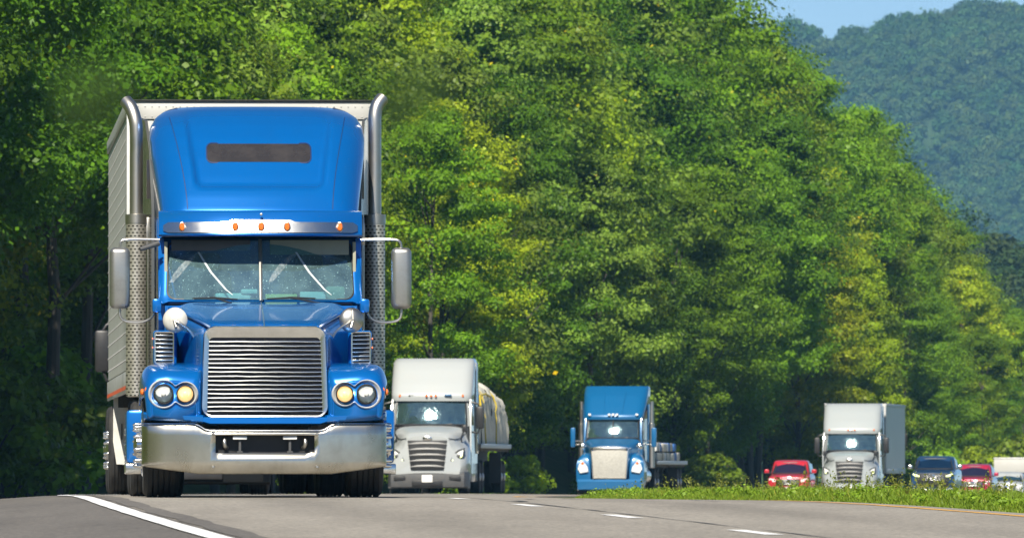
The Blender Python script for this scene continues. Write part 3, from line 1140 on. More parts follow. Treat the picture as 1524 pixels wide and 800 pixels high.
def build_truck1(R):
    rnd = random.Random(3)
    # ---- bumper
    mb = MB()
    def b_y(x):
        a = abs(x)
        y = 0.10 * (a / 1.1) ** 2
        return y
    def b_top(x):
        a = abs(x)
        q = min(1, max(0, (a - .56) / .15)); q = q * q * (3 - 2 * q)
        return .662 + .068 * q
    def b_bot(x):
        a = abs(x)
        q = min(1, max(0, (a - .66) / .56))
        return .232 + .075 * q
    xs = [-1.16, -1.0, -.85, -.71, -.66, -.6, -.55, -.495, -.4, -.2, 0, .2, .4, .495, .55, .6, .66, .71, .85, 1.0, 1.16]
    plan = [(-1.225, .55), (-1.225, .35), (-1.222, .22), (-1.205, .15)] + [(x, b_y(x)) for x in xs] + \
           [(1.205, .15), (1.222, .22), (1.225, .35), (1.225, .55)]
    cols = []
    for x, y in plan:
        zb, zt = b_bot(x), b_top(x)
        zz = [zb, zb + .03, .36, .442, .53, .618, zt - .025, zt]
        zz = sorted(zz)
        off = [.016, .002, .0, -.001, -.002, -.001, .001, .016]
        cols.append([Vector((x, y + o, z)) for z, o in zip(zz, off)])
    n = 8
    vs = [p for c in cols for p in c]
    fs = []
    for i in range(len(cols) - 1):
        xm = (plan[i][0] + plan[i + 1][0]) / 2
        for j in range(n - 1):
            if abs(xm) < .495 and 3 <= j <= 4:
                continue
            fs.append((i * n + j, (i + 1) * n + j, (i + 1) * n + j + 1, i * n + j + 1))
    mb.add(vs, fs)
    bo = mb.build('bumper', M_BUMP, R, fix=False)
    sm = bo.modifiers.new('thick', 'SOLIDIFY'); sm.thickness = .012; sm.offset = -1
    mb = MB()
    mb.tube([(x, y + .035, b_top(x) + .002) for x, y in plan[2:-2]], .011, 8)
    mb.build('top_lip', M_CHROME, bo)
    for x in (-.52, .52):
        for z in (.632, .30):
            MB().lathe([(.016, 0), (.016, -.012), (.009, -.02), (.0001, -.021)], (x, b_y(x) - .006, z), 'y', 10).build('bolt', M_STEEL, bo)
    # opening surround and behind
    mb = MB()
    mb.box(-.56, .56, .16, .2, .40, .66, 0)
    mb.box(-.515, -.497, .03, .17, .43, .63, 0); mb.box(.497, .515, .03, .17, .43, .63, 0)
    mb.box(-.51, .51, .03, .17, .62, .632, 0); mb.box(-.51, .51, .03, .17, .428, .44, 0)
    mb.build('bumper_opening', M_BLACK, bo)
    for s in (-1, 1):
        mb = MB()
        mb.box(s * .25 - .072, s * .25 + .072, .03, .09, .575, .612, 0, .010)
        mb.box(s * .25 - .012, s * .25 + .012, .06, .10, .46, .58, 1)
        mb.box(s * .25 - .03, s * .25 + .03, .06, .12, .446, .462, 1)
        mb.build('tow_lamp', [M_LAMP, M_DKGREY], bo)
        mb = MB()
        mb.tube([(s * .40, .15, .60), (s * .40, .08, .59), (s * .405, .05, .545), (s * .395, .06, .50), (s * .38, .09, .495)], [.02, .022, .02], 10, sub=3)
        mb.build('tow_hook', M_STEEL, bo)

    # ---- hood
    sec = []
    #      y    zTop  wTop  zSh   wSh   zMid wMid zBot
    for (y, zt, wt, zs, ws, zm, wm, zb) in (
            (.215, 1.672, .30, 1.655, .50, 1.50, .585, .82), (.28, 1.705, .33, 1.685, .55, 1.52, .625, .80), (.4, 1.75, .38, 1.725, .60, 1.52, .665, .8),
            (.75, 1.83, .46, 1.785, .70, 1.54, .75, .9), (1.1, 1.905, .55, 1.845, .82, 1.58, .86, 1.0), (1.45, 1.965, .63, 1.90, .93, 1.64, .98, 1.0)):
        sec.append((y, [(wm, zb), (wm, zb + .3), (wm, zm - .25), (wm - .002, zm), (ws + .035, zs - .07), (ws - .02, zs - .012), ((wt + ws) / 2, (zt + zs) / 2 + .012), (wt, zt), (0, zt + .004)]))
    mb = MB().hull(sec, nu=3, nv=3)
    hood = mb.build('hood', M_BLUE, R, ang=50)
    mb = MB()     # centre bead and raised shoulder beads
    mb.tube([(0, .1, 1.675), (0, .4, 1.758), (0, .75, 1.838), (0, 1.1, 1.913), (0, 1.42, 1.972)], .006, 6)
    mb.build('hood_bead', M_CHROME, hood)
    for s in (-1, 1):
        mb = MB()
        mb.tube([(s * .53, .16, 1.695), (s * .60, .4, 1.74), (s * .70, .75, 1.80), (s * .82, 1.1, 1.86), (s * .92, 1.40, 1.905)], .022, 8)
        mb.build('hood_ridge', M_BLUE, hood)

    # ---- grille
    def frame(hw_t, hw_b, z0, z1, r, y):
        P = []
        zc = (z0 + z1) / 2; hh = (z1 - z0) / 2
        out = []
        for x, z in rrect((hw_t + hw_b) / 2, hh, r, 6, 0, zc):
            q = (z - z0) / (z1 - z0)
            k = (hw_b + (hw_t - hw_b) * q) / ((hw_t + hw_b) / 2)
            out.append(Vector((x * k, y + .05 * (abs(x) / .6) ** 2 + .05 * q * q, z)))
        return out
    mb = MB()
    A = frame(.605, .635, .80, 1.705, .10, .30); B = frame(.61, .64, .795, 1.71, .11, .06); C = frame(.60, .63, .803, 1.70, .105, .015)
    Dd = frame(.575, .60, .815, 1.65, .08, .02); E = frame(.555, .578, .815, 1.595, .045, .028); Fd = frame(.553, .576, .817, 1.593, .045, .10)
    mb.loft([A, B, C, Dd, E, Fd], closed=True, cap=False)
    gr = mb.build('grille', M_CHROME, R, ang=45)
    mb = MB()
    mb.box(-.58, .58, .15, .165, .81, 1.62)
    mb.build('grille_core', simple('blue black grille core', (0.012, 0.014, 0.035), .5), gr)
    nsl = 17
    for k in range(nsl):
        z = .838 + (1.575 - .838) * (k + .5) / nsl
        q = (z - .8) / .9; hw = .578 - .024 * q
        mb = MB()
        prof = [(-.008, .010), (-.020, .006), (-.022, -.002), (-.014, -.008), (.03, -.010), (.045, -.002), (.03, .010)]
        secs = []
        for i in range(9):
            x = -hw + 2 * hw * i / 8
            yy = .055 + .05 * (abs(x) / .6) ** 2 + .05 * q * q
            dz = rnd.uniform(-.0025, .0025)
            secs.append([Vector((x, yy + a, z + b + dz)) for a, b in prof])
        mb.loft(secs)
        mb.build('grille_slat', M_CHROME, gr)
    mb = MB()
    for x in (-.2, .0, .2):
        mb.box(x - .004, x + .004, .10, .13, .82, 1.59)
    mb.build('grille_rib', M_CHASSIS, gr)

    # ---- blue lower lip of the hood, fenders, headlights
    mb = MB()
    xs = [-.74, -.62, -.55, 0, .55, .62, .74]
    lip = []
    for x in xs:
        a = abs(x)
        zt = .80; zb = .722 + (.02 if a > .6 else 0); y = .0 + .10 * (a / 1.1) ** 2
        lip.append([Vector((x, y + .03, zb)), Vector((x, y - .002, zb + .015)), Vector((x, y + .002, zt - .012)), Vector((x, y + .03, zt + .004)), Vector((x, y + .2, zt)), Vector((x, y + .2, zb))])
    mb.loft(lip)
    mb.build('hood_lip', M_BLUE, R)
    for s in (-1, 1):
        st = []
        for (y, zc, zo, xo, xi, zin) in ((.065, 1.15, .98, 1.13, .70, 1.10), (.10, 1.215, 1.05, 1.175, .67, 1.17), (.2, 1.275, 1.12, 1.20, .645, 1.24), (.42, 1.325, 1.17, 1.222, .62, 1.30),
                                         (.75, 1.335, 1.18, 1.225, .62, 1.34), (1.05, 1.29, 1.10, 1.225, .62, 1.34), (1.3, 1.15, .96, 1.225, .62, 1.33)):
            zb = .80 if y < .6 else (.80 + (y - .6) * .3)
            zl = zb if y < .2 else .99
            prof = [(xo - .01, zl), (xo, min(zl + .10, zo - .03)), (xo, zo), (xo - .05, zc - .045), (xo - .15, zc - .008), ((xo + xi) / 2, zc), (xi + .06, (zc + zin) / 2), (xi, zin), (xi - .02, zin - .12), (xi - .02, .74)]
            st.append([Vector((s * x, y, z)) for x, z in prof])
        cols = [catmull([r_[j] for r_ in st], 3) for j in range(10)]
        rows = [catmull([c[i] for c in cols], 3) for i in range(len(cols[0]))]
        mb = MB()
        mb.loft(rows, closed=False, cap=False)
        # front face closes the fender
        f0 = rows[0]
        c0 = Vector((s * .92, .05, .98))
        base = len(mb.v)
        o = [Vector((p.x * .0 + s * .92 + (p.x - s * .92) * .96, p.y - .012, .98 + (p.z - .98) * .97)) for p in f0]
        mb.loft([f0, o], closed=False, cap=False)
        mb.add([tuple(p) for p in o] + [(s * 1.12, .052, .80), (s * .66, .04, .74)], [tuple(range(len(o))) ], 0)
        fe = mb.build('fender', M_BLUE, R, ang=55)
        sm = fe.modifiers.new('thick', 'SOLIDIFY'); sm.thickness = .02; sm.offset = 0
        # valance under the headlights
        mb = MB()
        va = []
        for x, z0, z1, y in ((.62, .735, .82, .035), (.75, .75, .83, .048), (.9, .755, .835, .062), (1.05, .76, .84, .085), (1.15, .765, .845, .12), (1.21, .77, .85, .20), (1.228, .775, .86, .40)):
            va.append([Vector((s * x, y + .02, z0)), Vector((s * x, y - .01, z0 + .02)), Vector((s * x, y - .012, z1 - .02)), Vector((s * x, y + .015, z1)), Vector((s * x * .9, y + .12, z1)), Vector((s * x * .9, y + .12, z0))])
        mb.loft(va)
        mb.build('valance', M_BLUE, fe)
        # headlight pair
        mb = MB()
        cz, yo = 1.03, .035
        cen = [(s * 1.015, .128), (s * .797, .108)]
        outl = []
        nn = 56
        for k in range(nn):       # union outline of two circles, softened
            a = 2 * PI * k / nn
            best = 0
            for (cx, rr) in cen:
                rr2 = rr + .012
                dx = cx - s * .91
                ca = math.cos(a)
                bq = dx * ca
                disc = bq * bq - (dx * dx - rr2 * rr2)
                if disc > 0:
                    best = max(best, bq + math.sqrt(disc))
            outl.append(best)
        outl = [(outl[k - 1] + 2 * outl[k] + outl[(k + 1) % nn]) / 4 for k in range(nn)]
        outl = [max(v, .085) for v in outl]
        def ring(f, y):
            return [Vector((s * .91 + outl[k] * f * math.cos(2 * PI * k / nn), y + .10 * max(0, abs(s * .91 + outl[k] * math.cos(2 * PI * k / nn)) - .9) ** 1.2 + .02, cz + outl[k] * f * math.sin(2 * PI * k / nn))) for k in range(nn)]
        mb.loft([ring(1.06, .06), ring(1.04, .008), ring(.985, -.004), ring(.93, .012), ring(.5, .085)])
        hl = mb.build('headlight', M_BEZEL, R, ang=50)
        for (cx, rr), kind in zip(cen, ('main', 'inner')):
            ro = .088 if kind == 'main' else .076
            yb = yo - .006 + .10 * max(0, abs(cx) - .9) ** 1.2
            mb = MB()
            mb.lathe([(ro + .014, .02), (ro + .014, -.018), (ro + .006, -.026), (ro, -.016), (ro, .0)], (cx, yb, cz), 'y', 32, cap=False)
            mb.build('lamp_ring', M_BLACK, hl)
            mb = MB()
            mb.lathe([(ro, -.012), (ro * .86, -.006), (ro * .5, .002), (.000001, .005)], (cx, yb, cz), 'y', 32, 0, cap=False)
            mb.lathe([(.026, .004), (.026, -.012), (.018, -.018), (.0001, -.019)], (cx, yb, cz), 'y', 14, 1)
            mb.build('reflector', [M_LAMP, M_LAMP] if kind == 'main' else [M_GLOW, M_GLOW], hl)
            mb = MB()
            mb.lathe([(ro, -.014), (ro * .9, -.026), (ro * .6, -.036), (.000001, -.041)], (cx, yb, cz), 'y', 32, cap=False)
            mb.build('lens', M_LENS, hl)
        mb = MB().lathe([(.034, 0), (.034, s * .02), (.02, s * .03), (.0001, s * .032)], (s * 1.212, .24, 1.05), 'x', 14)
        mb.lathe([(.03, .02), (.03, -.012), (.015, -.022), (.0001, -.023)], (s * 1.17, .13, 1.075), 'y', 14)
        mb.build('side_marker', M_AMBER, fe)

    # ---- cab
    mb = MB()
    # cowl and firewall, door sides, B posts, roof
    for s in (-1, 1):
        door = [(s * 1.03, 1.75, .95), (s * 1.03, 1.75, 1.9), (s * 1.03, 1.85, 2.62), (s * 1.03, 3.1, 2.62), (s * 1.03, 3.1, .95)]
        P = [Vector(p) for p in door]; Q = [p + Vector((-s * .06, 0, 0)) for p in P]
        mb.loft([P, Q])
    mb.box(-.97, .97, 1.42, 1.52, 1.0, 1.93)
    mb.box(-.97, .97, 3.02, 3.1, 1.0, 2.62, 1)
    mb.box(-1.0, 1.0, 1.5, 3.1, .95, 1.0, 1)
    cab = mb.build('cab', [M_BLUE, M_SEAT], R)
    zb, zt = 1.985, 2.60           # windscreen bottom and top
    def ws(u, v, out=0.0):         # u -1..1 across, v 0..1 up
        x = u * (.985 - .02 * v)
        y = 1.44 + .32 * v + .16 * u * u - out
        return Vector((x, y, zb + (zt - zb) * v))
    # A pillars, header and sill as one painted frame
    mb = MB()
    def rim_u(v):
        return .955
    outer = []
    def loop(ui, v0, v1, rr, out, n=5):
        L = []
        for (su, sv, a0) in ((1, 1, 0), (-1, 1, 90), (-1, -1, 180), (1, -1, 270)):
            for k in range(n + 1):
                a = math.radians(a0 + 90 * k / n)
                u = su * (ui - rr) + rr * math.cos(a)
                v = (v1 - rr * 1.5 if sv > 0 else v0 + rr * 1.5) + rr * 1.5 * math.sin(a)
                L.append(ws(u, v, out))
        return L
    mb.loft([loop(1.045, -.06, 1.06, .03, -.10), loop(1.045, -.06, 1.06, .03, .02), loop(1.0, -.02, 1.03, .05, .035), loop(.965, .02, .985, .09, .02), loop(.96, .025, .98, .09, -.03)], closed=True, cap=False)
    mb.build('windscreen_frame', M_BLUE, cab, ang=50)
    mb = MB()
    mb.loft([loop(.968, .016, .99, .09, .026), loop(.955, .03, .975, .09, .026)], cap=False)
    mb.build('window_gasket', M_BLACK, cab)
    for s in (-1, 1):
        mb = MB()
        rows = []
        for j in range(7):
            v = .012 + .976 * j / 6
            rows.append([ws(s * (.018 + .945 * i / 10), v, .004) for i in range(11)])
        mb.loft(rows, closed=False, cap=False)
        g = mb.build('windscreen', M_GLASS, cab)
        # dried wiper sweeps: a curved bright line left by the blade and a fainter one
        mb = MB()
        pv = (-.30 if s < 0 else .30)
        def strip_on(pts, wds):
            V = []
            for (u, v), wd in zip(pts, wds):
                V += [ws(u - wd, v, .009), ws(u + wd, v, .009)]
            mb.add(V, [(2 * i, 2 * i + 1, 2 * i + 3, 2 * i + 2) for i in range(len(pts) - 1)])
        o = -.66 if s < 0 else .36
        strip_on([(o + .015, .80), (o + .07, .66), (o + .145, .47), (o + .225, .32), (o + .30, .18), (o + .37, .09)], [.010, .011, .012, .012, .010, .006])
        mb.build('dried_streak', M_BUG, g)
        mb = MB()
        strip_on([(o + .005, .78), (o - .06, .70), (o - .13, .58), (o - .20, .44), (o - .26, .30)], [.012, .030, .042, .040, .02])
        mb.build('dust_smear', M_SMEAR, g)
        mb = MB()      # wiper
        a, b = (ws(-.70, .03, .03), ws(-.24, .012, .035)) if s < 0 else (ws(.06, .02, .035), ws(.56, .03, .03))
        mb.tube([a, a.lerp(b, .5) + Vector((0, -.012, .012)), b], [.008, .011, .008], 6)
        mb.tube([a.lerp(b, .5) + Vector((0, -.01, .01)), ws(.62 * s if s > 0 else -.30, -.05, .05)], .009, 6)
        mb.build('wiper', M_BLACK, cab)
    mb = MB()
    mb.tube([ws(0, -.01, .018), ws(0, .5, .018), ws(0, 1.0, .018)], .019, 8)
    mb.build('centre_bar', M_STEEL, cab)
    # interior
    mb = MB()
    mb.box(-.93, .93, 1.60, 2.05, 1.78, 1.985, 0, .03)
    it = mb.build('dashboard', M_DASH, cab)
    mb = MB()
    mb.box(-.46, -.10, 1.58, 1.76, 1.985, 2.06, 0, .02); mb.box(-.20, -.03, 1.56, 1.66, 2.05, 2.10, 0, .015)
    mb.box(.40, .66, 1.60, 1.70, 1.986, 2.075, 0, .006)
    mb.build('loose_papers', M_PAPER, it)
    mb = MB(); mb.box(.05, .37, 1.57, 1.68, 1.986, 2.05, 0, .008)
    mb.build('yellow_folder', M_YPAPER, it)
    mb = MB(); mb.box(.66, .86, 1.62, 1.80, 1.987, 2.13, 0, .03)
    mb.build('dash_box', M_LINER, it)
    for s in (-1, 1):
        mb = MB()
        mb.box(s * .52 - .25, s * .52 + .25, 2.45, 2.62, 1.5, 2.30, 0, .07)
        mb.box(s * .52 - .14, s * .52 + .14, 2.44, 2.56, 2.30, 2.48, 0, .05)
        mb.box(s * .52 - .25, s * .52 + .25, 2.0, 2.6, 1.35, 1.55, 0, .06)
        mb.build('seat', M_SEAT, cab)
        mb = MB(); mb.box(s * .955 - .015, s * .955 + .015, 1.72, 1.95, 1.98, 2.58)
        mb.build('pillar_lining', M_LINER, cab)
        mb = MB()
        mb.box(s * .5 - .40 + (.0), s * .5 + .40, 1.735, 1.75, 2.45 if s > 0 else 2.49, 2.60, 0, .006)
        mb.build('sun_visor', M_DKGREY if s < 0 else M_LINER, cab)
    mb = MB()
    ringp = [Vector((.52 + .22 * math.cos(a), 2.0 + .10 * math.sin(a), 1.96 + .19 * math.sin(a))) for a in np.linspace(0, 2 * PI, 25)]
    mb.tube(ringp, .016, 8, caps=False)
    mb.build('steering_wheel', M_BLACK, cab)
    for s in (-1, 1):           # door windows
        mb = MB(); mb.box(s * 1.031 - .004, s * 1.031 + .004, 1.85, 2.85, 1.95, 2.5, 0, .003)
        mb.build('door_window', M_DKGLASS, cab)
        mb = MB(); mb.box(min(s * 1.0, s * 1.1), max(s * 1.0, s * 1.1), 1.44, 1.56, 1.86, 2.0, 0, .025)      # blue mirror foot on the cowl
        mb.build('mirror_foot', M_BLUE, cab)

    # ---- sun visor with chrome strip and marker lamps
    mb = MB()
    sv = []
    for i in range(21):
        u = -1 + 2 * i / 20; x = 1.03 * u
        y = 1.34 + .30 * abs(u) ** 3
        sv.append([Vector((x, y + .02, 2.632)), Vector((x, y, 2.65)), Vector((x, y + .055, 2.80)), Vector((x, y + .062, 2.872)), Vector((x, y + .10, 2.893)), Vector((x, 1.98, 2.90)), Vector((x, 1.98, 2.80)), Vector((x, y + .16, 2.66))])
    mb.loft(sv)
    vis = mb.build('visor', M_BLUE, R, ang=45)
    mb = MB()
    und = [[Vector((1.02 * u, 1.36 + .30 * abs(u) ** 3, 2.630)), Vector((1.02 * u, 1.99, 2.652))] for u in np.linspace(-1, 1, 21)]
    mb.loft(und, closed=False, cap=False)
    mb.build('visor_shade_sheet', M_BLACK, vis)  # black sheet added under the visor to keep the windscreen top dark
    mb = MB()
    top, bot = [], []
    for i in range(41):
        u = -1 + 2 * i / 40; x = .985 * u
        zz = 2.775 + (.022 if abs(x) < .30 else .022 * max(0, 1 - (abs(x) - .30) / .05))
        e = max(0, (abs(u) - .955) / .045)
        zz -= .03 * e * e; zl = 2.668 + .02 * e * e
        y = 1.34 + .30 * abs(x / 1.03) ** 3 - .006
        top.append(Vector((x, y + (zz - 2.65) * .367 - .011, zz))); bot.append(Vector((x, y + (zl - 2.65) * .367 - .011, zl)))
    back = [p + Vector((0, .012, 0)) for p in bot]; bt = [p + Vector((0, .012, 0)) for p in top]
    mb.loft([bot, top, bt, back, bot], closed=False, cap=False)
    vs_ = mb.build('visor_strip', M_CHROME, vis)
    for x in (-.795, -.262, .0, .262, .80):
        y = 1.34 + .30 * abs(x / 1.03) ** 3
        mb = MB()
        mb.lathe([(.030, .0), (.030, -.018), (.022, -.03), (.0001, -.034)], (x, y + .010, 2.725), 'y', 18, 0, sx=.95, sz=1.5)
        mb.lathe([(.036, .0), (.036, -.012), (.030, -.016), (.030, -.010)], (x, y + .010, 2.725), 'y', 18, 1, sx=.95, sz=1.42)
        mb.build('marker_lamp', [M_AMBER, M_STEEL], vis)
    mb = MB().lathe([(.014, 0), (.014, -.02), (.0001, -.024)], (.0, 1.36, 2.85), 'y', 10)
    mb.build('visor_bolt', M_STEEL, vis)

    # ---- sleeper and roof fairing
    LV = [(2.84, 1.005, 1.60, .20), (2.90, 1.005, 1.62, .24), (3.05, 1.025, 1.72, .30), (3.25, 1.055, 1.88, .36), (3.45, 1.085, 2.06, .40), (3.65, 1.10, 2.28, .42),
          (3.78, 1.085, 2.46, .42), (3.88, 1.03, 2.64, .42), (3.955, .93, 2.88, .42), (3.992, .80, 3.15, .40)]
    zs_ = [l[0] for l in LV]
    def lev(z):
        return [float(np.interp(z, zs_, [l[k] for l in LV])) for k in (1, 2, 3)]
    def fair_y(x, z):
        hw, yf, rr = lev(z)
        a = abs(x)
        bow = .16 * (a / hw) ** 2
        rim = 0
        if a > hw - rr:
            t = (a - (hw - rr)) / rr
            rim = rr * (1 - math.sqrt(max(0, 1 - min(1, t) ** 2)))
        return yf + bow + rim
    def recess(x, z):
        q = (z - 3.12) / .9
        edge = .665 + .13 * max(0, q)
        dx = (edge - abs(x)) / .07
        dz = (z - 3.115) / .05
        k = min(1, max(0, min(dx, dz)))
        if dx < 1.6 and dz < 1.6:       # rounded lower corners
            k = min(1, max(0, 1.6 - math.hypot(1.6 - dx, 1.6 - dz)))
        k = k * k * (3 - 2 * k)
        return .095 * k * min(1, max(0, (4.0 - z) / .12))
    rows = []
    nz, nx = 46, 90
    for i in range(nz + 1):
        z = zs_[0] + (zs_[-1] - zs_[0]) * i / nz
        hw, yf, rr = lev(z)
        row = []
        for j in range(nx + 1):
            u = -1 + 2 * j / nx
            # denser towards the corners
            x = hw * math.sin(u * PI / 2)
            row.append(Vector((x, fair_y(x, z) + recess(x, z), z)))
        row = [Vector((-hw, 4.15, z)), Vector((-hw, 3.4, z))] + row + [Vector((hw, 3.4, z)), Vector((hw, 4.15, z))]
        rows.append(row)
    zt_ = rows[-1]
    mb = MB().loft(rows, closed=False, cap=False)
    mb.add([tuple(p) for p in zt_], [tuple(range(len(zt_)))])
    fa = mb.build('roof_fairing', M_BLUE, R, ang=60)
    # seams that run down the fairing
    m_seam = simple('panel gap', (0.003, 0.02, 0.09), .6)
    for s in (-1, 1):
        mb = MB(); V = []
        for i in range(24):
            z = 2.91 + 1.05 * i / 23
            x = s * (.735 + .19 * ((z - 2.9) / 1.08) ** 1.5)
            for e in (-.004, .004):
                V.append(Vector((x + e, fair_y(x + e, z) + recess(x + e, z) - .0025, z)))
        mb.add(V, [(2 * i, 2 * i + 1, 2 * i + 3, 2 * i + 2) for i in range(23)])
        mb.build('panel_gap', m_seam, fa)
    # vent slot
    def slot2(g, dy):
        return [Vector((x, fair_y(x, z) + recess(x, z) + dy, z)) for x, z in rrect(.525 + g, .096 + g, .05 + g, 6, 0, 3.495)]
    mb = MB().loft([slot2(.012, .004), slot2(.012, -.006), slot2(0, -.008), slot2(-.004, .01)], cap=False)
    ve = mb.build('roof_vent', m_seam, fa)
    mb = MB()
    # curved pane following the fairing, its ends rounded like the frame
    rows = []
    for k in range(13):
        dz = -.095 + .19 * k / 12
        e = max(0, abs(dz) - .046)
        ins = .524 - (.05 - math.sqrt(max(0, .05 ** 2 - e * e)))
        rows.append([Vector((x, fair_y(x, 3.495 + dz) + recess(x, 3.495 + dz) - .003, 3.495 + dz)) for x in np.linspace(-ins, ins, 25)])
    mb.loft(rows, closed=False, cap=False)
    mb.build('vent_pane', M_DKGLASS, ve)
    # sleeper box
    mb = MB()
    mb.box(-1.03, 1.03, 2.9, 4.1, 1.0, 2.86, 0, .05)
    sl_ = mb.build('sleeper', M_BLUE, R)
    for s in (-1, 1):
        mb = MB()
        poly = [(3.02, 1.15), (3.02, 2.95), (3.25, 3.55), (3.62, 3.86), (4.30, 3.92), (4.30, 1.15)]
        o1 = [Vector((s * (1.045 + .125 * max(0, p[0] - 3.02) / 1.28), p[0], p[1])) for p in poly]
        mb.loft([o1, [p + Vector((s * .03, .01, 0)) for p in o1]])
        ex = mb.build('side_extender', M_EXT, R)
        mb = MB(); mb.box(s * 1.10 - .02, s * 1.10 + .01, 3.25, 3.42, 3.05, 3.45, 0, .004)
        mb.build('sleeper_window', M_DKGLASS, ex)

    # ---- exhaust stacks
    for s in (-1, 1):
        ys = 3.35
        mb = MB()
        x = s * 1.225
        path = [(x, ys, 2.6), (x, ys, 3.0), (x, ys, 3.4), (x, ys, 3.72), (x + s * .012, ys + .01, 3.86), (x + s * .05, ys + .05, 3.98), (x + s * .105, ys + .12, 4.055)]
        if s > 0:
            path = [(x, ys, 2.6), (x, ys, 3.0), (x, ys, 3.4), (x, ys, 3.8), (x + .004, ys + .01, 3.93), (x + .03, ys + .03, 4.02), (x + .085, ys + .07, 4.09)]
        mb.tube(path, .068, 20, 0, caps=False, sub=4)
        e, e2 = Vector(path[-1]), Vector(path[-2])
        t = (e - e2).normalized()
        mb.tube([e - t * .02, e - t * .10], .061, 20, 1, caps=True)
        st_ = mb.build('exhaust_stack', [M_STEEL, M_CHASSIS], R)
        mb = MB()
        mb.lathe([(.080, 1.02), (.106, 1.03), (.106, 2.84), (.112, 2.845), (.112, 2.885), (.075, 2.89)], (x, ys, 0), 'z', 32)
        sh = mb.build('heat_shield', M_PERF, st_)
        mb = MB()
        mb.lathe([(.1075, 2.80), (.113, 2.80), (.113, 2.89), (.070, 2.895)], (x, ys, 0), 'z', 32)
        mb.box(x - s * .17 - .055, x - s * .17 + .055, ys - .02, ys + .02, 1.15, 2.86, 0, .006)
        mb.box(x - s * .14 - .1, x - s * .14 + .1, ys - .028, ys - .022, 2.58, 2.86, 0, .002)
        mb.build('stack_bracket', M_STEEL, st_)

    # ---- west coast mirrors
    for s in (-1, 1):
        xm = s * 1.425
        mb = MB()
        mb.box(xm - .102, xm + .102, 1.50, 1.66, 1.90, 2.52, 0, .055, 4)
        mi = mb.build('door_mirror', M_MIRR, R, ang=60)
        mb = MB(); mb.box(xm - .088, xm + .088, 1.655, 1.663, 1.93, 2.49)
        mb.build('mirror_glass', M_DKGLASS, mi)
        mb = MB()
        mb.tube([(s * 1.02, 1.62, 2.600), (s * 1.2, 1.60, 2.603), (s * 1.36, 1.58, 2.60), (s * 1.415, 1.58, 2.575), (s * 1.425, 1.58, 2.50)], .013, 8, sub=3)
        mb.build('mirror_arm', M_STEEL, mi)
        mb = MB()
        mb.tube([(s * 1.08, 1.52, 1.86), (s * 1.12, 1.54, 1.80), (s * 1.22, 1.56, 1.765), (s * 1.36, 1.58, 1.775), (s * 1.42, 1.58, 1.82), (s * 1.425, 1.58, 1.91)], .014, 8, sub=3)
        mb.build('mirror_arm', M_STEEL, mi)
        if s < 0:
            mb = MB(); mb.tube([(-1.03, 1.62, 2.565), (-1.22, 1.55, 2.50)], [.03, .022], 10)
            mb.build('camera_arm', M_DKGREY, R)

    # ---- round hood mirrors
    for s in (-1, 1):
        cx, cz, cy = (-.885, 1.775, .62) if s < 0 else (.885, 1.775, .62)
        mb = MB()
        mb.lathe([(.118, .012), (.127, .0), (.120, -.02), (.085, -.045), (.03, -.058), (.0001, -.06)], (0, 0, 0), 'y', 32)
        hm = mb.build('hood_mirror', M_STEEL if s > 0 else simple('scuffed pale metal', (0.62, 0.61, 0.57), .5, .2, dirt=(.4, .38, .33), dirt_amt=.6, dirt_scale=14), R)
        hm.location = (cx, cy, cz); hm.rotation_euler = (0, 0, s * .25)
        mb = MB(); mb.lathe([(.122, .014), (.0001, .016)], (0, 0, 0), 'y', 32); mb.build('mirror_glass', M_DKGLASS, hm)
        mb = MB()
        mb.tube([(0, -.06, 0), (-s * .06, -.07, -.03), (-s * .15, -.02, -.10), (-s * .20, .03, -.20), (-s * .205, .03, -.28)], [.013, .012, .012], 8, sub=3)
        mb.tube([(0, -.06, 0), (-s * .03, -.09, -.075)], [.012, .016], 8)
        if s > 0:
            for a in (90, 210, 330):
                mb.tube([(0, -.062, 0), (.1 * math.cos(math.radians(a)), -.04, .1 * math.sin(math.radians(a)))], .007, 6)
        mb.box(-s * .205 - .02, -s * .205 + .02, .0, .05, -.38, -.26, 0, .008)
        mb.build('mirror_stalk', M_STEEL, hm)

    # ---- air intakes on the hood sides
    for s in (-1, 1):
        mb = MB()
        x0, x1 = s * .86, s * 1.10
        mb.box(min(x0, x1), max(x0, x1), .86, 1.40, 1.325, 1.675, 0, .03, 3)
        ai = mb.build('air_intake', M_BLUE, R)
        mb = MB()
        mb.box(min(s * .895, s * 1.085), max(s * .895, s * 1.085), .852, .858, 1.345, 1.655, 0)
        mb.build('intake_mouth', M_BLACK, ai)
        mb = MB()
        L1 = [Vector((x, .85, z)) for x, z in rrect(.100, .162, .02, 4, s * .99, 1.50)]
        L2 = [Vector((x, .838, z)) for x, z in rrect(.098, .160, .02, 4, s * .99, 1.50)]
        L3 = [Vector((x, .840, z)) for x, z in rrect(.086, .150, .015, 4, s * .99, 1.50)]
        L4 = [Vector((x, .855, z)) for x, z in rrect(.085, .149, .015, 4, s * .99, 1.50)]
        mb.loft([L1, L2, L3, L4], cap=False)
        for k in range(7):
            z = 1.355 + .29 * (k + .5) / 7
            mb.box(s * .99 - .088, s * .99 + .088, .838, .850, z - .0055, z + .0055, 0, .002)
        mb.build('intake_grille', M_CHROME, ai)
        mb = MB()
        for z in (1.59, 1.50):
            mb.lathe([(.012, 0), (.012, s * .012), (.0001, s * .014)], (s * 1.10, .9, z), 'x', 8)
        mb.build('intake_reflector', M_AMBER, ai)

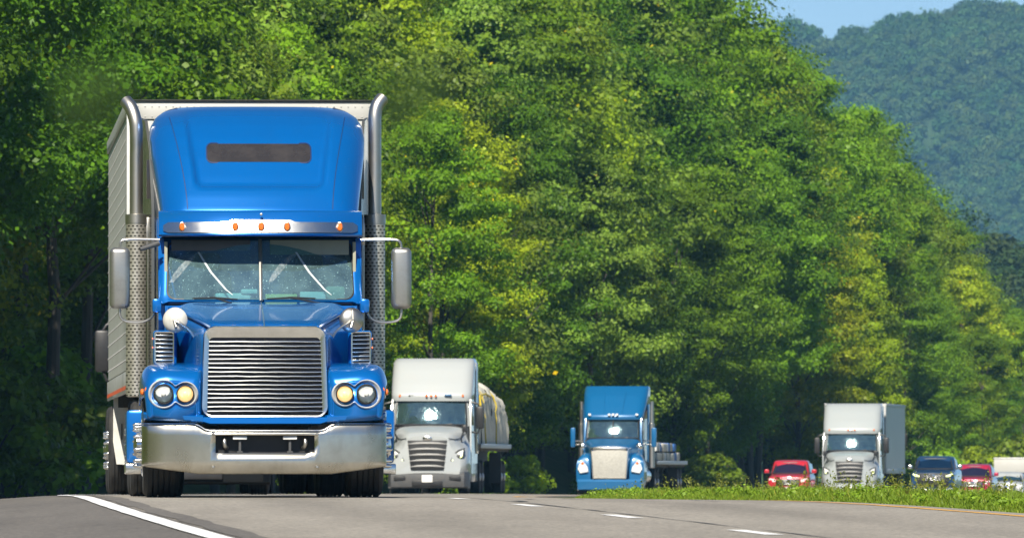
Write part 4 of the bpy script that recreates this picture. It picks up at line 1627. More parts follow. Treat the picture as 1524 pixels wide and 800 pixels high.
    # ---- running gear
    for s in (-1, 1):
        a, b = (s * .84, s * 1.21) if s > 0 else (s * 1.21, s * .84)
        wheel(R, a, b, .95, .52, s, dish=-.005)
        for y in (5.0, 6.3):
            for (q0, q1) in ((.70, .97), (.99, 1.26)):
                a, b = (s * q0, s * q1) if s > 0 else (-q1, -q0)
                wheel(R, a, b, y, .50, s, detail=q1 > 1.1)
    mb = MB()
    for s in (-1, 1):
        mb.box(s * .42 - .04, s * .42 + .04, .25, 7.2, .70, .98)
    for y in (5.0, 6.3):
        mb.tube([(-1.0, y, .5), (-.3, y, .5), (-.22, y, .5), (.22, y, .5), (.3, y, .5), (1.0, y, .5)], [.07, .08, .2, .2, .08, .07], 12)
        mb.lathe([(.08, -.24), (.2, -.16), (.24, 0), (.18, .12), (.0001, .15)], (0, y, .5), 'y', 16)
    mb.tube([(-1.05, .95, .50), (-.6, .95, .42), (.6, .95, .42), (1.05, .95, .50)], .06, 10)
    mb.box(-.45, .45, .5, 1.9, .52, 1.3)
    mb.tube([(0, 1.9, .75), (0, 5.0, .55)], .06, 8)
    mb.build('chassis', M_CHASSIS, R)
    for s in (-1, 1):
        mb = MB()
        mb.lathe([(.0001, 2.05), (.30, 2.06), (.33, 2.12), (.33, 3.95), (.30, 4.02), (.0001, 4.03)], (s * .90, 0, .70), 'y', 28)
        ft = mb.build('fuel_tank', M_STEEL, R)
        mb = MB()
        mb.box(min(s * 1.0, s * 1.36), max(s * 1.0, s * 1.36), 1.62, 1.95, .34, .88, 0, .04)
        mb.build('step_fairing', M_BLUE, R)
        mb = MB()
        mb.box(min(s * 1.0, s * 1.37), max(s * 1.0, s * 1.37), 1.50, 1.95, .23, .335, 0, .012)
        mb.box(min(s * 1.02, s * 1.15), max(s * 1.02, s * 1.15), 1.48, 1.5, .21, .30, 0, .01)
        mb.build('cab_step', M_CHROME, R)

    # ---- box trailer
    yT, L, hw, zb, zt = 4.75, 16.15, 1.30, 1.10, 4.10
    mb = MB()
    mb.box(-hw, hw, yT, yT + L, zb, zt, 0, .03)
    tr = mb.build('trailer', M_WHITEPANEL, R)
    tr.rotation_euler = (0, 0, -.004)
    for s in (-1, 1):
        mb = MB()
        mb.box(s * hw, s * (hw + .006), yT + .22, yT + L - .1, zb + .22, zt - .16) if s > 0 else mb.box(-(hw + .006), -hw, yT + .22, yT + L - .1, zb + .22, zt - .16)
        sp = mb.build('side_panel', M_RIVET, tr)
        # rows of rivets
        V = []; Fc = []
        for j in range(52):
            y = yT + .35 + j * (L - .6) / 51
            for k in range(18):
                z = zb + .32 + k * (zt - zb - .55) / 17
                o = len(V); e = .014
                V += [(s * (hw + .006), y - e, z), (s * (hw + .006), y, z - e), (s * (hw + .006), y + e, z), (s * (hw + .006), y, z + e), (s * (hw + .018), y, z)]
                Fc += [(o, o + 1, o + 4), (o + 1, o + 2, o + 4), (o + 2, o + 3, o + 4), (o + 3, o, o + 4)]
        mb = MB().add(V, Fc)
        mb.build('rivets', M_ALU, tr, smooth=False)
        mb = MB()
        mb.box(min(s * hw, s * (hw + .025)), max(s * hw, s * (hw + .025)), yT - .01, yT + L, zt - .13, zt + .012, 0, .008)
        mb.build('top_rail', M_ALU, tr)
        mb = MB()
        mb.box(min(s * hw, s * (hw + .02)), max(s * hw, s * (hw + .02)), yT - .012, yT + L, zb - .02, zb + .20, 0, .008)
        mb.build('bottom_rail', M_ALU, tr)
        y = yT + .1
        while y < yT + L - .5:
            MB().box(min(s * (hw + .021), s * (hw + .024)), max(s * (hw + .021), s * (hw + .024)), y, y + .55, zb + .01, zb + .05).build('reflective_strip', M_REDREF, tr)
            y += .9
        mb = MB()
        mb.box(s * 1.29 - .03, s * 1.29 + .03, yT - .016, yT + .14, zb, zt - .01, 0, .012)
        mb.build('corner_post', M_ALU, tr)
        mb = MB()
        for (yy, z) in ((yT - .03, zb + .04), (yT - .03, zb + .40)):
            mb.box(s * 1.27 - .03, s * 1.27 + .03, yy, yy + .02, z, z + .05, 0, .008)
        mb.build('trailer_marker', M_AMBER, tr)
    mb = MB()
    mb.box(-hw - .01, hw + .01, yT - .03, yT + .02, zt - .004, zt + .012, 0, .003)
    mb.build('roof_edge', M_CHASSIS, tr)
    mb = MB()
    mb.box(-hw + .02, hw - .02, yT - .02, yT, zt - .19, zt - .03, 0, .004)
    for k in range(34):
        x = -hw + .1 + k * (2 * hw - .2) / 33
        for z in (zt - .06, zt - .165):
            mb.lathe([(.009, 0), (.006, -.006), (.0001, -.008)], (x, yT - .021, z), 'y', 6, 0)
    mb.build('header_strip', M_WHITEPANEL, tr)
    mb = MB()
    for k in range(9):
        x = -1.2 + 2.4 * k / 8
        mb.box(x - .012, x + .012, yT - .012, yT + .001, zb + .1, zt - .19)
    mb.build('front_seam', M_ALU, tr)
    mb = MB()
    for k in range(24):
        y = yT + .4 + k * .66
        mb.box(-hw + .05, hw - .05, y, y + .06, zb - .12, zb - .002)
    mb.box(-.5, -.4, yT + 10, yT + L - .2, .78, zb - .12); mb.box(.4, .5, yT + 10, yT + L - .2, .78, zb - .12)
    for y in (yT + 13.0, yT + 14.3):
        mb.tube([(-1.0, y, .5), (1.0, y, .5)], .075, 10)
    mb.build('underframe', M_CHASSIS, tr)
    for s in (-1, 1):
        mb = MB()
        mb.box(s * .55 - .06, s * .55 + .06, yT + 2.6, yT + 2.72, .45, zb - .01, 0, .01)
        mb.box(s * .55 - .13, s * .55 + .13, yT + 2.55, yT + 2.77, .42, .45, 0, .005)
        mb.build('landing_leg', M_DKGREY, tr)
        mb = MB()
        fl = [(s * .92, 1.10), (s * 1.295, 1.10), (s * 1.30, .60), (s * 1.26, .34), (s * 1.04, .33), (s * .93, .70)]
        mb.prism(fl, 'y', yT + 12.25, yT + 12.27)
        fp = mb.build('mud_flap', M_FLAP, tr)
        mb = MB()
        for x in (1.10, 1.20):
            mb.box(s * x - .006, s * x + .006, yT + 12.238, yT + 12.249, .62, .80)
        mb.build('flap_slot', M_BLACK, tr)
        for y in (yT + 13.0, yT + 14.3):
            for (q0, q1) in ((.72, .99), (1.01, 1.28)):
                a, b = (s * q0, s * q1) if s > 0 else (-q1, -q0)
                wheel(R, a, b, y, .50, s, detail=q1 > 1.1)


build_truck1(truck)
# ------------------------------------------------------------------ the traffic behind
M_TARP = simple('pale canvas tarp', (0.68, 0.65, 0.55), 0.8, dirt=(0.42, 0.40, 0.33), dirt_amt=0.6, dirt_scale=2.5, bumps=0.3)
M_STRAP = simple('yellow strap', (0.55, 0.42, 0.03), 0.6)
M_BSTRAP = simple('black strap', (0.02, 0.02, 0.02), 0.7)
M_GRAPH = simple('dull dark paint', (0.012, 0.013, 0.014), 0.7, spec=0.05)
M_SCREEN = simple('silver grille screen', (0.50, 0.49, 0.45), 0.55, 0.4, dirt=(0.25, 0.24, 0.21), dirt_amt=0.8, dirt_scale=26)
M_WOOD = simple('deck planks', (0.28, 0.24, 0.17), 0.8, dirt=(0.14, 0.12, 0.09), dirt_amt=0.7, dirt_scale=3)
M_FGLASS = glass('far windscreen glass', (0.30, 0.56, 0.62), 0.34, 0.06, dusty=0.4, wavy=0.09)
M_BAR = simple('grey grille bar', (0.16, 0.16, 0.16), 0.4, dirt=(0.08, 0.08, 0.08))
M_PLATE = simple('white plate', (0.75, 0.75, 0.73), 0.5)
M_TAUPE = simple('pale bundle wrap', (0.55, 0.52, 0.42), 0.7, dirt=(0.22, 0.19, 0.14), dirt_amt=0.8, dirt_scale=7)


def cab_interior(R, zb, y):
    mb = MB()
    mb.box(-.95, .95, y + .12, y + .5, zb - .3, zb - .02, 0, .03)
    mb.build('dashboard', M_DASH, R)
    for s in (-1, 1):
        mb = MB()
        mb.box(s * .5 - .24, s * .5 + .24, y + .9, y + 1.05, zb - .5, zb + .4, 0, .06)
        mb.box(s * .5 - .13, s * .5 + .13, y + .9, y + 1.0, zb + .4, zb + .58, 0, .05)
        mb.build('seat', M_SEAT, R)


def fairing(R, name, levels, yb, mat, nx=30):
    rows = []
    zs = [l[0] for l in levels]
    for i in range(19):
        z = zs[0] + (zs[-1] - zs[0]) * i / 18
        hw, yf, rr, bow = [float(np.interp(z, zs, [l[k] for l in levels])) for k in (1, 2, 3, 4)]
        row = [Vector((-hw, yb, z)), Vector((-hw, yf + rr + bow + .4, z))]
        for j in range(nx + 1):
            x = hw * math.sin((-1 + 2 * j / nx) * PI / 2)
            a = abs(x); t = max(0, (a - (hw - rr)) / rr)
            row.append(Vector((x, yf + bow * (a / hw) ** 2 + rr * (1 - math.sqrt(max(0, 1 - t * t))), z)))
        row += [Vector((hw, yf + rr + bow + .4, z)), Vector((hw, yb, z))]
        rows.append(row)
    mb = MB().loft(rows, closed=False, cap=False)
    mb.add([tuple(p) for p in rows[-1]], [tuple(range(len(rows[-1])))])
    return mb.build(name, mat, R, ang=50)


def screen(R, hb, ht, zb, zt, yb, yt, bow=.16, frame=M_BLACK, split=False, gl=None):
    def P(u, v, o=0.0):
        return Vector((u * (hb + (ht - hb) * v), yb + (yt - yb) * v + bow * u * u - o, zb + (zt - zb) * v))
    rows = [[P(-1 + 2 * i / 20, j / 8, .10 * (j / 8) * (1 - j / 8)) for i in range(21)] for j in range(9)]
    g = MB().loft(rows, closed=False, cap=False).build('windscreen', gl or M_FGLASS, R)
    per = [P(-1 + 2 * i / 12, 0, .02) for i in range(13)] + [P(1, j / 4, .02 + .4 * (j / 4) * (1 - j / 4) * .25) for j in range(1, 5)] + \
          [P(1 - 2 * i / 12, 1, .02) for i in range(1, 13)] + [P(-1, 1 - j / 4, .02 + .4 * (j / 4) * (1 - j / 4) * .25) for j in range(1, 5)]
    mb = MB().tube(per, .03, 6)
    if split:
        mb.tube([P(0, 0, .02), P(0, .5, .045), P(0, 1, .02)], .022, 6, sub=3)
    mb.build('window_gasket', frame, g)
    for s in (-1, 1):
        mb = MB().tube([P(s * .1, -.01, .03), P(s * .6, .05, .035)], .012, 5)
        mb.build('wiper', M_BLACK, g)
    return g


def rear_wheels(R, ys, r=.5):
    for s in (-1, 1):
        for y in ys:
            for (q0, q1) in ((.70, .97), (.99, 1.26)):
                a, b = (s * q0, s * q1) if s > 0 else (-q1, -q0)
                wheel(R, a, b, y, r, s, mat=M_ALU, detail=False)


def aero_tractor(R, pm):
    sec = [
        (.02, [(.95, .58), (1.0, .8), (.92, 1.05), (.74, 1.30), (.60, 1.62), (.40, 1.70), (0, 1.72)]),
        (.25, [(1.10, .58), (1.15, .85), (1.10, 1.15), (.86, 1.42), (.70, 1.72), (.45, 1.80), (0, 1.82)]),
        (.70, [(1.20, .58), (1.22, .9), (1.18, 1.25), (.96, 1.52), (.82, 1.82), (.5, 1.91), (0, 1.93)]),
        (1.35, [(1.22, .58), (1.22, .95), (1.20, 1.38), (1.10, 1.68), (.99, 1.95), (.6, 2.03), (0, 2.05)])]
    hood = MB().hull(sec, 3, 3).build('hood', pm, R, ang=50)
    # grille
    mb = MB()
    mb.prism([(-.60, 1.60), (.60, 1.60), (.50, .70), (-.50, .70)], 'y', -.02, .06, 0, .03)
    gr = mb.build('grille', M_BLACK, R)
    for k in range(5):
        z = .80 + k * .17; hw = .50 + .10 * (z - .7) / .9
        mb = MB()
        mb.loft([[Vector((x, -.03 + .03 * (x / hw) ** 2, z - .03 + .02 * (1 - (x / hw) ** 2))), Vector((x, -.055 + .03 * (x / hw) ** 2, z + .02 * (1 - (x / hw) ** 2))), Vector((x, -.03 + .03 * (x / hw) ** 2, z + .045 + .02 * (1 - (x / hw) ** 2)))] for x in np.linspace(-hw, hw, 9)])
        mb.build('grille_bar', M_BAR, gr)
    mb = MB()
    mb.lathe([(.10, .02), (.10, -.02), (.06, -.035), (.0001, -.04)], (0, -.01, 1.66), 'y', 18, 0, sx=1.4, sz=.7)
    mb.build('hood_badge', M_CHROME, R)
    for s in (-1, 1):
        mb = MB()
        secs = []
        for f, y in ((1.0, .34), (1.0, .10), (.9, .045)):
            pts = [(.70, .98), (.95, 1.00), (1.07, 1.12), (1.10, 1.36), (.94, 1.30), (.76, 1.16)]
            c = (.92, 1.15)
            secs.append([Vector((s * (c[0] + (px - c[0]) * f), y + .22 * max(0, px - .72), c[1] + (pz - c[1]) * f)) for px, pz in pts])
        mb.loft(secs)
        h = mb.build('headlight', M_LAMP, R)
        MB().tube([Vector((s * px, .035 + .22 * max(0, px - .72), pz)) for px, pz in ((.70, .98), (.95, 1.0), (1.07, 1.12), (1.10, 1.36), (.94, 1.30), (.76, 1.16), (.70, .98))], .022, 6).build('lamp_surround', M_BLACK, h)
        MB().lathe([(.055, .0), (.06, -.03), (.03, -.05), (.0001, -.05)], (s * .93, .06, 1.12), 'y', 12).build('projector', M_DKGREY, h)
        MB().tube([(s * .64, .02, 1.66), (s * .80, .3, 1.62), (s * .93, .7, 1.66), (s * 1.05, 1.3, 1.80)], .012, 5).build('hood_crease_shade', M_BLACK, R)  # black line draws in the shading of the crease between hood and fender
        MB().box(min(s * .66, s * 1.0), max(s * .66, s * 1.0), -.085 + .05, -.02, .40, .52, 0, .02).build('bumper_vent', M_BLACK, R)
        mb = MB()
        mb.tube([(s * .74, .03, 1.0), (s * .92, .075, 1.03), (s * 1.03, .10, 1.13)], .022, 6)
        mb.build('running_light', M_LED, h)
    MB().tube([(-1.1, 1.33, 1.93), (-.6, 1.33, 2.045), (0, 1.33, 2.065), (.6, 1.33, 2.045), (1.1, 1.33, 1.93)], .03, 6, sub=3).build('cowl', M_BLACK, R)
    # bumper
    cols = []
    for x in (-1.22, -1.2, -1.1, -.8, -.4, 0, .4, .8, 1.1, 1.2, 1.22):
        a = abs(x) / 1.22; y = .02 + .10 * a ** 2 + (.25 if abs(x) > 1.15 else 0) + (.3 if abs(x) > 1.21 else 0)
        cols.append([Vector((x, y + .12, .16)), Vector((x, y - .06, .20)), Vector((x, y - .09, .36)), Vector((x, y - .05, .58)), Vector((x, y + .02, .64)), Vector((x, y + .3, .64)), Vector((x, y + .3, .16))])
    bp = MB().loft(cols).build('bumper', M_DKGREY if pm is M_WHITE else pm, R)
    mb = MB()
    mb.box(-.46, .46, -.086, -.05, .24, .40, 0, .02)
    mb.build('lower_intake', M_BLACK, bp)
    if pm is not M_GRAPH:
        MB().box(-.16, .16, -.115, -.10, .34, .56, 0, .005).build('number_plate', M_PLATE, bp)
    # cab, screen, roof
    mb = MB()
    for s in (-1, 1):
        P = [Vector(p) for p in ((s * 1.23, 1.5, .6), (s * 1.23, 1.45, 2.05), (s * 1.2, 1.85, 2.84), (s * 1.23, 4.2, 2.84), (s * 1.23, 4.2, .6))]
        mb.loft([P, [p + Vector((-s * .05, 0, 0)) for p in P]])
    mb.box(-1.2, 1.2, 4.1, 4.2, .6, 2.84, 1); mb.box(-1.15, 1.15, 1.40, 1.50, .9, 2.0, 1)
    mb.box(-1.15, 1.15, 1.4, 4.1, .6, .7, 1)
    cb = mb.build('cab', [pm, M_SEAT], R)
    cab_interior(cb, 2.08, 1.4)
    for s in (-1, 1):
        mb = MB()
        mb.loft([[Vector((s * (1.06 + .14 * t), 1.46 + dy + .0 * t, 2.02)), Vector((s * (1.03 + .14 * t), 1.80 + dy, 2.86))] for t, dy in ((0, .10), (.35, .13), (.8, .22), (1.2, .5))], closed=False, cap=False)
        mb.build('pillar', pm, cb)
    screen(cb, 1.08, 1.03, 2.06, 2.80, 1.42, 1.745)
    fa = fairing(R, 'roof_fairing', [(2.78, 1.20, 1.68, .20, .14), (2.95, 1.22, 1.66, .24, .14), (3.3, 1.23, 1.92, .28, .16), (3.75, 1.23, 2.32, .30, .18),
                                     (3.98, 1.22, 2.60, .30, .2), (4.07, 1.16, 2.85, .30, .2)], 4.25, pm)
    for x in (-.95, -.14, 0, .14, .95):
        mb = MB().box(x - .03, x + .03, 1.60 + .14 * x * x, 1.70 + .14 * x * x, 2.90, 2.98, 0, .012)
        mb.build('marker_lamp', M_AMBER, fa)
    for s in (-1, 1):
        mb = MB().box(s * 1.24 - .012, s * 1.24 + .012, 3.3, 4.35, 1.2, 3.95, 0, .01)
        mb.build('side_extender', pm, R)
        mb = MB().box(s * 1.235 - .004, s * 1.235 + .004, 1.75, 2.6, 2.05, 2.7, 0, .003)
        mb.build('door_window', M_DKGLASS, cb)
        mb = MB()
        mb.box(s * 1.47 - .12, s * 1.47 + .12, 1.65, 1.82, 1.95, 2.62, 0, .05)
        mi = mb.build('door_mirror', M_BLACK, R)
        mb = MB().tube([(s * 1.2, 1.75, 2.75), (s * 1.4, 1.72, 2.70), (s * 1.46, 1.73, 2.6)], .03, 8)
        mb.build('mirror_arm', M_BLACK, mi)
        mb = MB().tube([(s * 1.22, 1.75, 1.85), (s * 1.4, 1.72, 1.82), (s * 1.46, 1.73, 1.97)], .03, 8)
        mb.build('mirror_arm', M_BLACK, mi)
        mb = MB().box(s * 1.08 - .08, s * 1.08 + .08, .55, .68, 1.84, 2.06, 0, .04)
        hm = mb.build('hood_mirror', M_BLACK, R)
        mb = MB().tube([(s * 1.05, .62, 1.86), (s * .98, .7, 1.70), (s * .98, .75, 1.55)], .022, 6, sub=2)
        mb.build('mirror_stalk', M_BLACK, hm)
        a, b = (s * .86, s * 1.2) if s > 0 else (s * 1.2, s * .86)
        wheel(R, a, b, 1.0, .5, s, mat=M_ALU, detail=False)
        MB().box(min(s * .9, s * 1.23), max(s * .9, s * 1.23), 1.75, 4.3, .35, .95, 0, .05).build('side_skirt', pm, R)
    rear_wheels(R, (5.2, 6.5))
    mb = MB()
    for s in (-1, 1):
        mb.box(s * .42 - .04, s * .42 + .04, .3, 7.3, .70, .98)
    mb.box(-1.05, 1.05, .96, 1.04, .42, .56); mb.box(-1.0, 1.0, 5.1, 5.3, .4, .6)
    mb.build('chassis', M_CHASSIS, R)


def box_trailer(R, y0, L, skin):
    mb = MB().box(-1.3, 1.3, y0, y0 + L, 1.10, 4.08, 0, .03)
    t = mb.build('trailer', M_WHITEPANEL, R)
    for s in (-1, 1):
        MB().box(min(s * 1.3, s * 1.306), max(s * 1.3, s * 1.306), y0 + .15, y0 + L - .1, 1.3, 3.95).build('side_panel', skin, t)
        MB().box(min(s * 1.3, s * 1.325), max(s * 1.3, s * 1.325), y0 - .01, y0 + L, 3.95, 4.09, 0, .006).build('top_rail', M_ALU, t)
        MB().box(min(s * 1.3, s * 1.32), max(s * 1.3, s * 1.32), y0 - .01, y0 + L, 1.08, 1.3, 0, .006).build('bottom_rail', M_ALU, t)
        MB().box(s * .55 - .06, s * .55 + .06, y0 + 2.6, y0 + 2.72, .45, 1.09).build('landing_leg', M_DKGREY, t)
    mb = MB()
    for k in range(20):
        mb.box(-1.25, 1.25, y0 + .4 + k * .78, y0 + .46 + k * .78, .98, 1.098)
    mb.box(-.5, -.4, y0 + 10, y0 + L - .2, .78, .98); mb.box(.4, .5, y0 + 10, y0 + L - .2, .78, .98)
    mb.build('underframe', M_CHASSIS, t)
    rear_wheels(R, (y0 + 13, y0 + 14.3))


def flatbed(R, y0, L, dz=0.0):
    mb = MB().box(-1.28, 1.28, y0, y0 + L, 1.36 + dz, 1.50 + dz, 0, .01)
    for k in range(12):
        mb.box(-1.29, -1.24, y0 + .4 + k * 1.15, y0 + .5 + k * 1.15, 1.28 + dz, 1.37 + dz); mb.box(1.24, 1.30, y0 + .4 + k * 1.15, y0 + .5 + k * 1.15, 1.28 + dz, 1.37 + dz)
    t = mb.build('flatbed_trailer', M_WOOD, R)
    for s in (-1, 1):
        MB().box(min(s * 1.28, s * 1.31), max(s * 1.28, s * 1.31), y0 - .01, y0 + L + .01, 1.38 + dz, 1.515 + dz, 0, .005).build('side_rail', M_ALU, t)
        MB().box(s * .55 - .06, s * .55 + .06, y0 + 2.6, y0 + 2.72, .45, 1.35 + dz).build('landing_leg', M_DKGREY, t)
        MB().box(min(s * .9, s * 1.27), max(s * .9, s * 1.27), y0 + L - 4.6, y0 + L - 4.57, .3, 1.25 + dz).build('mud_flap', M_BLACK, t)
    mb = MB()
    for s in (-1, 1):
        mb.box(s * .5 - .06, s * .5 + .06, y0 + .1, y0 + L, .95 + dz, 1.36 + dz)
    mb.build('underframe', M_CHASSIS, t)
    rear_wheels(R, (y0 + L - 3.9, y0 + L - 2.6))


def place(px, D, z=None):
    x = (px - 762) * D / F_PX
    o = x - float(CX(D))
    return (x, D, float(road_z(D, o)) + .004)


# white truck with flatbed
t2 = thing('semi_truck', 'white aerodynamic semi truck pulling a flatbed trailer just behind the big blue truck', 'truck', place(636, 360), -.062)
aero_tractor(t2, M_WHITE)
flatbed(t2, 4.9, 14.6)
mb = MB()
for k, (x0, x1) in enumerate(((-.86, -.79), (-.78, -.70), (-.69, -.64), (-.63, -.55), (-.54, -.47))):
    mb.box(x0 + .18, x1 + .17, 1.655 + .14 * x0 * x0, 1.70, 2.91, 2.965, 0)
mb.build('roof_lettering', M_DKGREY, t2)
MB().box(.40, .62, 1.62, 1.7, 2.93, 2.98, 0, .02).build('toll_tag', M_BLUE2, t2)

# its tarped load
ld = thing('tarped_load', 'pale canvas tarp strapped over a tall load on the flatbed trailer', 'load', t2.location, -.062)
rr_ = random.Random(4)
secs = []
y = 5.35
ys_ = np.linspace(5.35, 18.9, 60)
for i, y in enumerate(ys_):
    seg = (y - 5.35) / 3.2
    ht = 1.90 - .35 * min(1, max(0, (y - 13) / 6)) + .06 * math.sin(y * 2.1)
    hw = 1.20 + .05 * math.sin(y * 3.7) - .05 * (abs((seg % 1) - .5) > .46)
    cap_ = min(1, .80 + .2 * i / 2) if i < 3 else 1
    L = []
    for k in range(33):
        a = PI * k / 32
        ex = .42
        cx_ = math.copysign(abs(math.cos(a)) ** ex, math.cos(a)) * hw * cap_
        cz_ = 1.505 + (math.sin(a) ** .5) * ht * (.96 + .04 * cap_)
        rip = .035 * math.sin(y * 9 + k * .9) + .03 * math.sin(k * 2.3 + y * 4)
        L.append(Vector((cx_ * (1 + rip * .6 * (abs(math.cos(a)) > .5)), y + (0.03 * math.sin(k * 2.9) if i == 0 else 0), cz_ - .02 * abs(math.sin(y * 2.5)))))
    secs.append(L)
tp = MB().loft(secs, closed=True, cap=True).build('tarp', M_TARP, ld, ang=60)
for j, yy in enumerate((6.4, 8.6, 11.0, 13.6, 16.4)):
    i = int(np.argmin(abs(ys_ - yy)))
    pth = [p + Vector(((.02 if p.x > 0 else -.02), 0, .02)) for p in secs[i]]
    MB().tube(pth, .022, 6).build('strap', M_STRAP if j in (1, 3) else M_BSTRAP, tp)
MB().tube([secs[2][4] + Vector((.04, -.03, .0)), secs[5][6] + Vector((.05, 0, .02)), secs[16][7] + Vector((.05, 0, .03)), secs[40][7] + Vector((.05, 0, .03))], .03, 6).build('edge_rope', M_STRAP, tp)

# far blue truck
t3 = thing('semi_truck', 'blue high-roofed semi truck with a silver grille screen, mid-distance at the tip of the median', 'truck', place(907, 430), -.09)


def blue_tractor(R, pm):
    sec = [
        (.06, [(.60, .62), (.64, 1.0), (.68, 1.45), (.64, 1.70), (.40, 1.76), (0, 1.78)]),
        (.35, [(.66, .62), (.70, 1.0), (.74, 1.50), (.70, 1.78), (.42, 1.84), (0, 1.86)]),
        (.9, [(.80, .7), (.84, 1.1), (.86, 1.60), (.80, 1.88), (.5, 1.94), (0, 1.96)]),
        (1.45, [(.98, .8), (1.0, 1.2), (1.0, 1.75), (.93, 2.0), (.6, 2.06), (0, 2.08)])]
    MB().hull(sec, 3, 3).build('hood', pm, R, ang=50)
    mb = MB()
    def fr(g, y, top=1.70):
        return [Vector((x, y, z)) for x, z in ((-.66 - g, top + g), (-.3, top + .05 + g), (.3, top + .05 + g), (.66 + g, top + g), (.56 + g, .66 - g), (-.56 - g, .66 - g))]
    mb.loft([fr(.03, .12), fr(.035, -.005), fr(.0, -.012), fr(-.01, .012)], cap=False)
    gr = mb.build('grille', M_CHROME, R)
    mb = MB().loft([fr(-.008, .005, 1.62), fr(-.25, -.02, 1.55)], cap=True)
    mb.build('grille_screen', M_SCREEN, gr)
    MB().box(-.60, .60, -.02, .01, 1.655, 1.74, 0, .02).build('hood_trim', M_CHROME, gr)
    for s in (-1, 1):
        st = []
        for y, k in ((.22, .72), (.32, .92), (.6, 1.0), (1.1, 1.0), (1.5, .9)):
            prof = [(1.20, .5), (1.22, .95), (1.17, 1.30 * (.9 + .1 * k)), (1.0, 1.50 * k + .02), (.82, 1.52 * k), (.72, 1.40 * k), (.70, .9), (.70, .5)]
            st.append([Vector((s * x, y + .12 * max(0, x - .7), z)) for x, z in prof])
        cols = [catmull([r_[j] for r_ in st], 3) for j in range(8)]
        rows = [catmull([c[i] for c in cols], 2) for i in range(len(cols[0]))]
        fe = MB().loft(rows, closed=True, cap=True).build('fender', pm, R, ang=50)
        mb = MB()
        secs = []
        for f, y in ((1.0, .5), (1.0, .19), (.85, .14)):
            pts = [(.76, .86), (1.08, .80), (1.17, .95), (1.10, 1.16), (.96, 1.24), (.80, 1.05)]
            secs.append([Vector((s * (.96 + (px - .96) * f), y + .15 * (px - .76), 1.0 + (pz - 1.0) * f)) for px, pz in pts])
        mb.loft(secs)
        hl = mb.build('headlight', M_LAMP, R)
        MB().box(s * .98 - .05, s * .98 + .05, .15, .2, 1.13, 1.22, 0, .02).build('turn_lamp', M_AMBER, hl)
        # mirrors: slim blue housings on arms
        mi = MB().box(s * 1.46 - .09, s * 1.46 + .09, 1.7, 1.85, 1.75, 2.45, 0, .04).build('door_mirror', pm, R)
        MB().tube([(s * 1.05, 1.75, 1.98), (s * 1.4, 1.75, 1.98)], .025, 6).build('mirror_arm', M_CHROME, mi)
        MB().tube([(s * 1.05, 1.75, 1.86), (s * 1.4, 1.75, 1.84)], .025, 6).build('mirror_arm', M_CHROME, mi)
        hm = MB().lathe([(.12, .01), (.125, 0), (.08, -.04), (.0001, -.05)], (s * 1.02, .7, 1.78), 'y', 18).build('hood_mirror', M_CHROME, R)
        MB().tube([(s * 1.02, .72, 1.7), (s * .9, .8, 1.5)], .02, 6).build('mirror_stalk', M_CHROME, hm)
        a, b = (s * .86, s * 1.2) if s > 0 else (s * 1.2, s * .86)
        wheel(R, a, b, .95, .5, s, mat=M_ALU, detail=False)
        st_ = MB().lathe([(.075, 1.0), (.11, 1.02), (.11, 2.6), (.075, 2.62), (.07, 3.4), (.06, 3.4)], (s * 1.27, 3.2, 0), 'z', 16).build('exhaust_stack', M_STEEL, R)
        MB().lathe([(.0001, 2.0), (.32, 2.02), (.32, 3.9), (.0001, 3.92)], (s * .88, 0, .72), 'y', 20).build('fuel_tank', M_CHROME, R)
        MB().box(s * 1.15 - .03, s * 1.15 + .03, 2.9, 3.6, 1.2, 3.3, 0, .02).build('side_extender', pm, R)
    cols = []
    for x in (-1.2, -1.15, -.8, -.4, 0, .4, .8, 1.15, 1.2):
        y = .10 * (abs(x) / 1.2) ** 2 + (.3 if abs(x) > 1.16 else 0)
        cols.append([Vector((x, y + .1, .20)), Vector((x, y - .03, .24)), Vector((x, y - .04, .52)), Vector((x, y + .02, .60)), Vector((x, y + .25, .60)), Vector((x, y + .25, .2))])
    bp = MB().loft(cols).build('bumper', pm, R)
    mb = MB()
    for s in (-1, 1):
        P = [Vector(p) for p in ((s * 1.04, 1.5, .9), (s * 1.04, 1.5, 2.05), (s * 1.02, 1.8, 2.78), (s * 1.06, 3.9, 2.78), (s * 1.06, 3.9, .9))]
        mb.loft([P, [p + Vector((-s * .05, 0, 0)) for p in P]])
    mb.box(-1.03, 1.03, 3.8, 3.9, .8, 2.78, 1); mb.box(-1.0, 1.0, 1.45, 1.55, .9, 2.03, 1)
    cb = mb.build('cab', [pm, M_SEAT], R)
    cab_interior(cb, 2.1, 1.45)
    for s in (-1, 1):
        mb = MB()
        mb.loft([[Vector((s * (.92 + .14 * t), 1.48 + dy, 2.03)), Vector((s * (.89 + .14 * t), 1.80 + dy, 2.80))] for t, dy in ((0, .10), (.35, .13), (.8, .22), (1.0, .5))], closed=False, cap=False)
        mb.build('pillar', pm, cb)
        MB().box(s * 1.045 - .004, s * 1.045 + .004, 1.75, 2.5, 2.05, 2.65, 0, .003).build('door_window', M_DKGLASS, cb)
    screen(cb, .93, .90, 2.07, 2.74, 1.42, 1.715, bow=.13, split=True)
    fa = fairing(R, 'roof_fairing', [(2.74, 1.04, 1.62, .18, .14), (2.86, 1.06, 1.60, .22, .14), (3.2, 1.12, 1.95, .3, .16), (3.6, 1.15, 2.4, .3, .2), (3.88, 1.15, 2.85, .25, .25), (3.95, 1.12, 3.0, .25, .25)], 4.0, pm)
    for x in (-.85, -.14, 0, .14, .85):
        MB().box(x - .05, x + .05, 1.53 + .14 * x * x, 1.66 + .14 * x * x, 2.88, 2.95, 0, .02).build('marker_lamp', M_LAMP, fa)
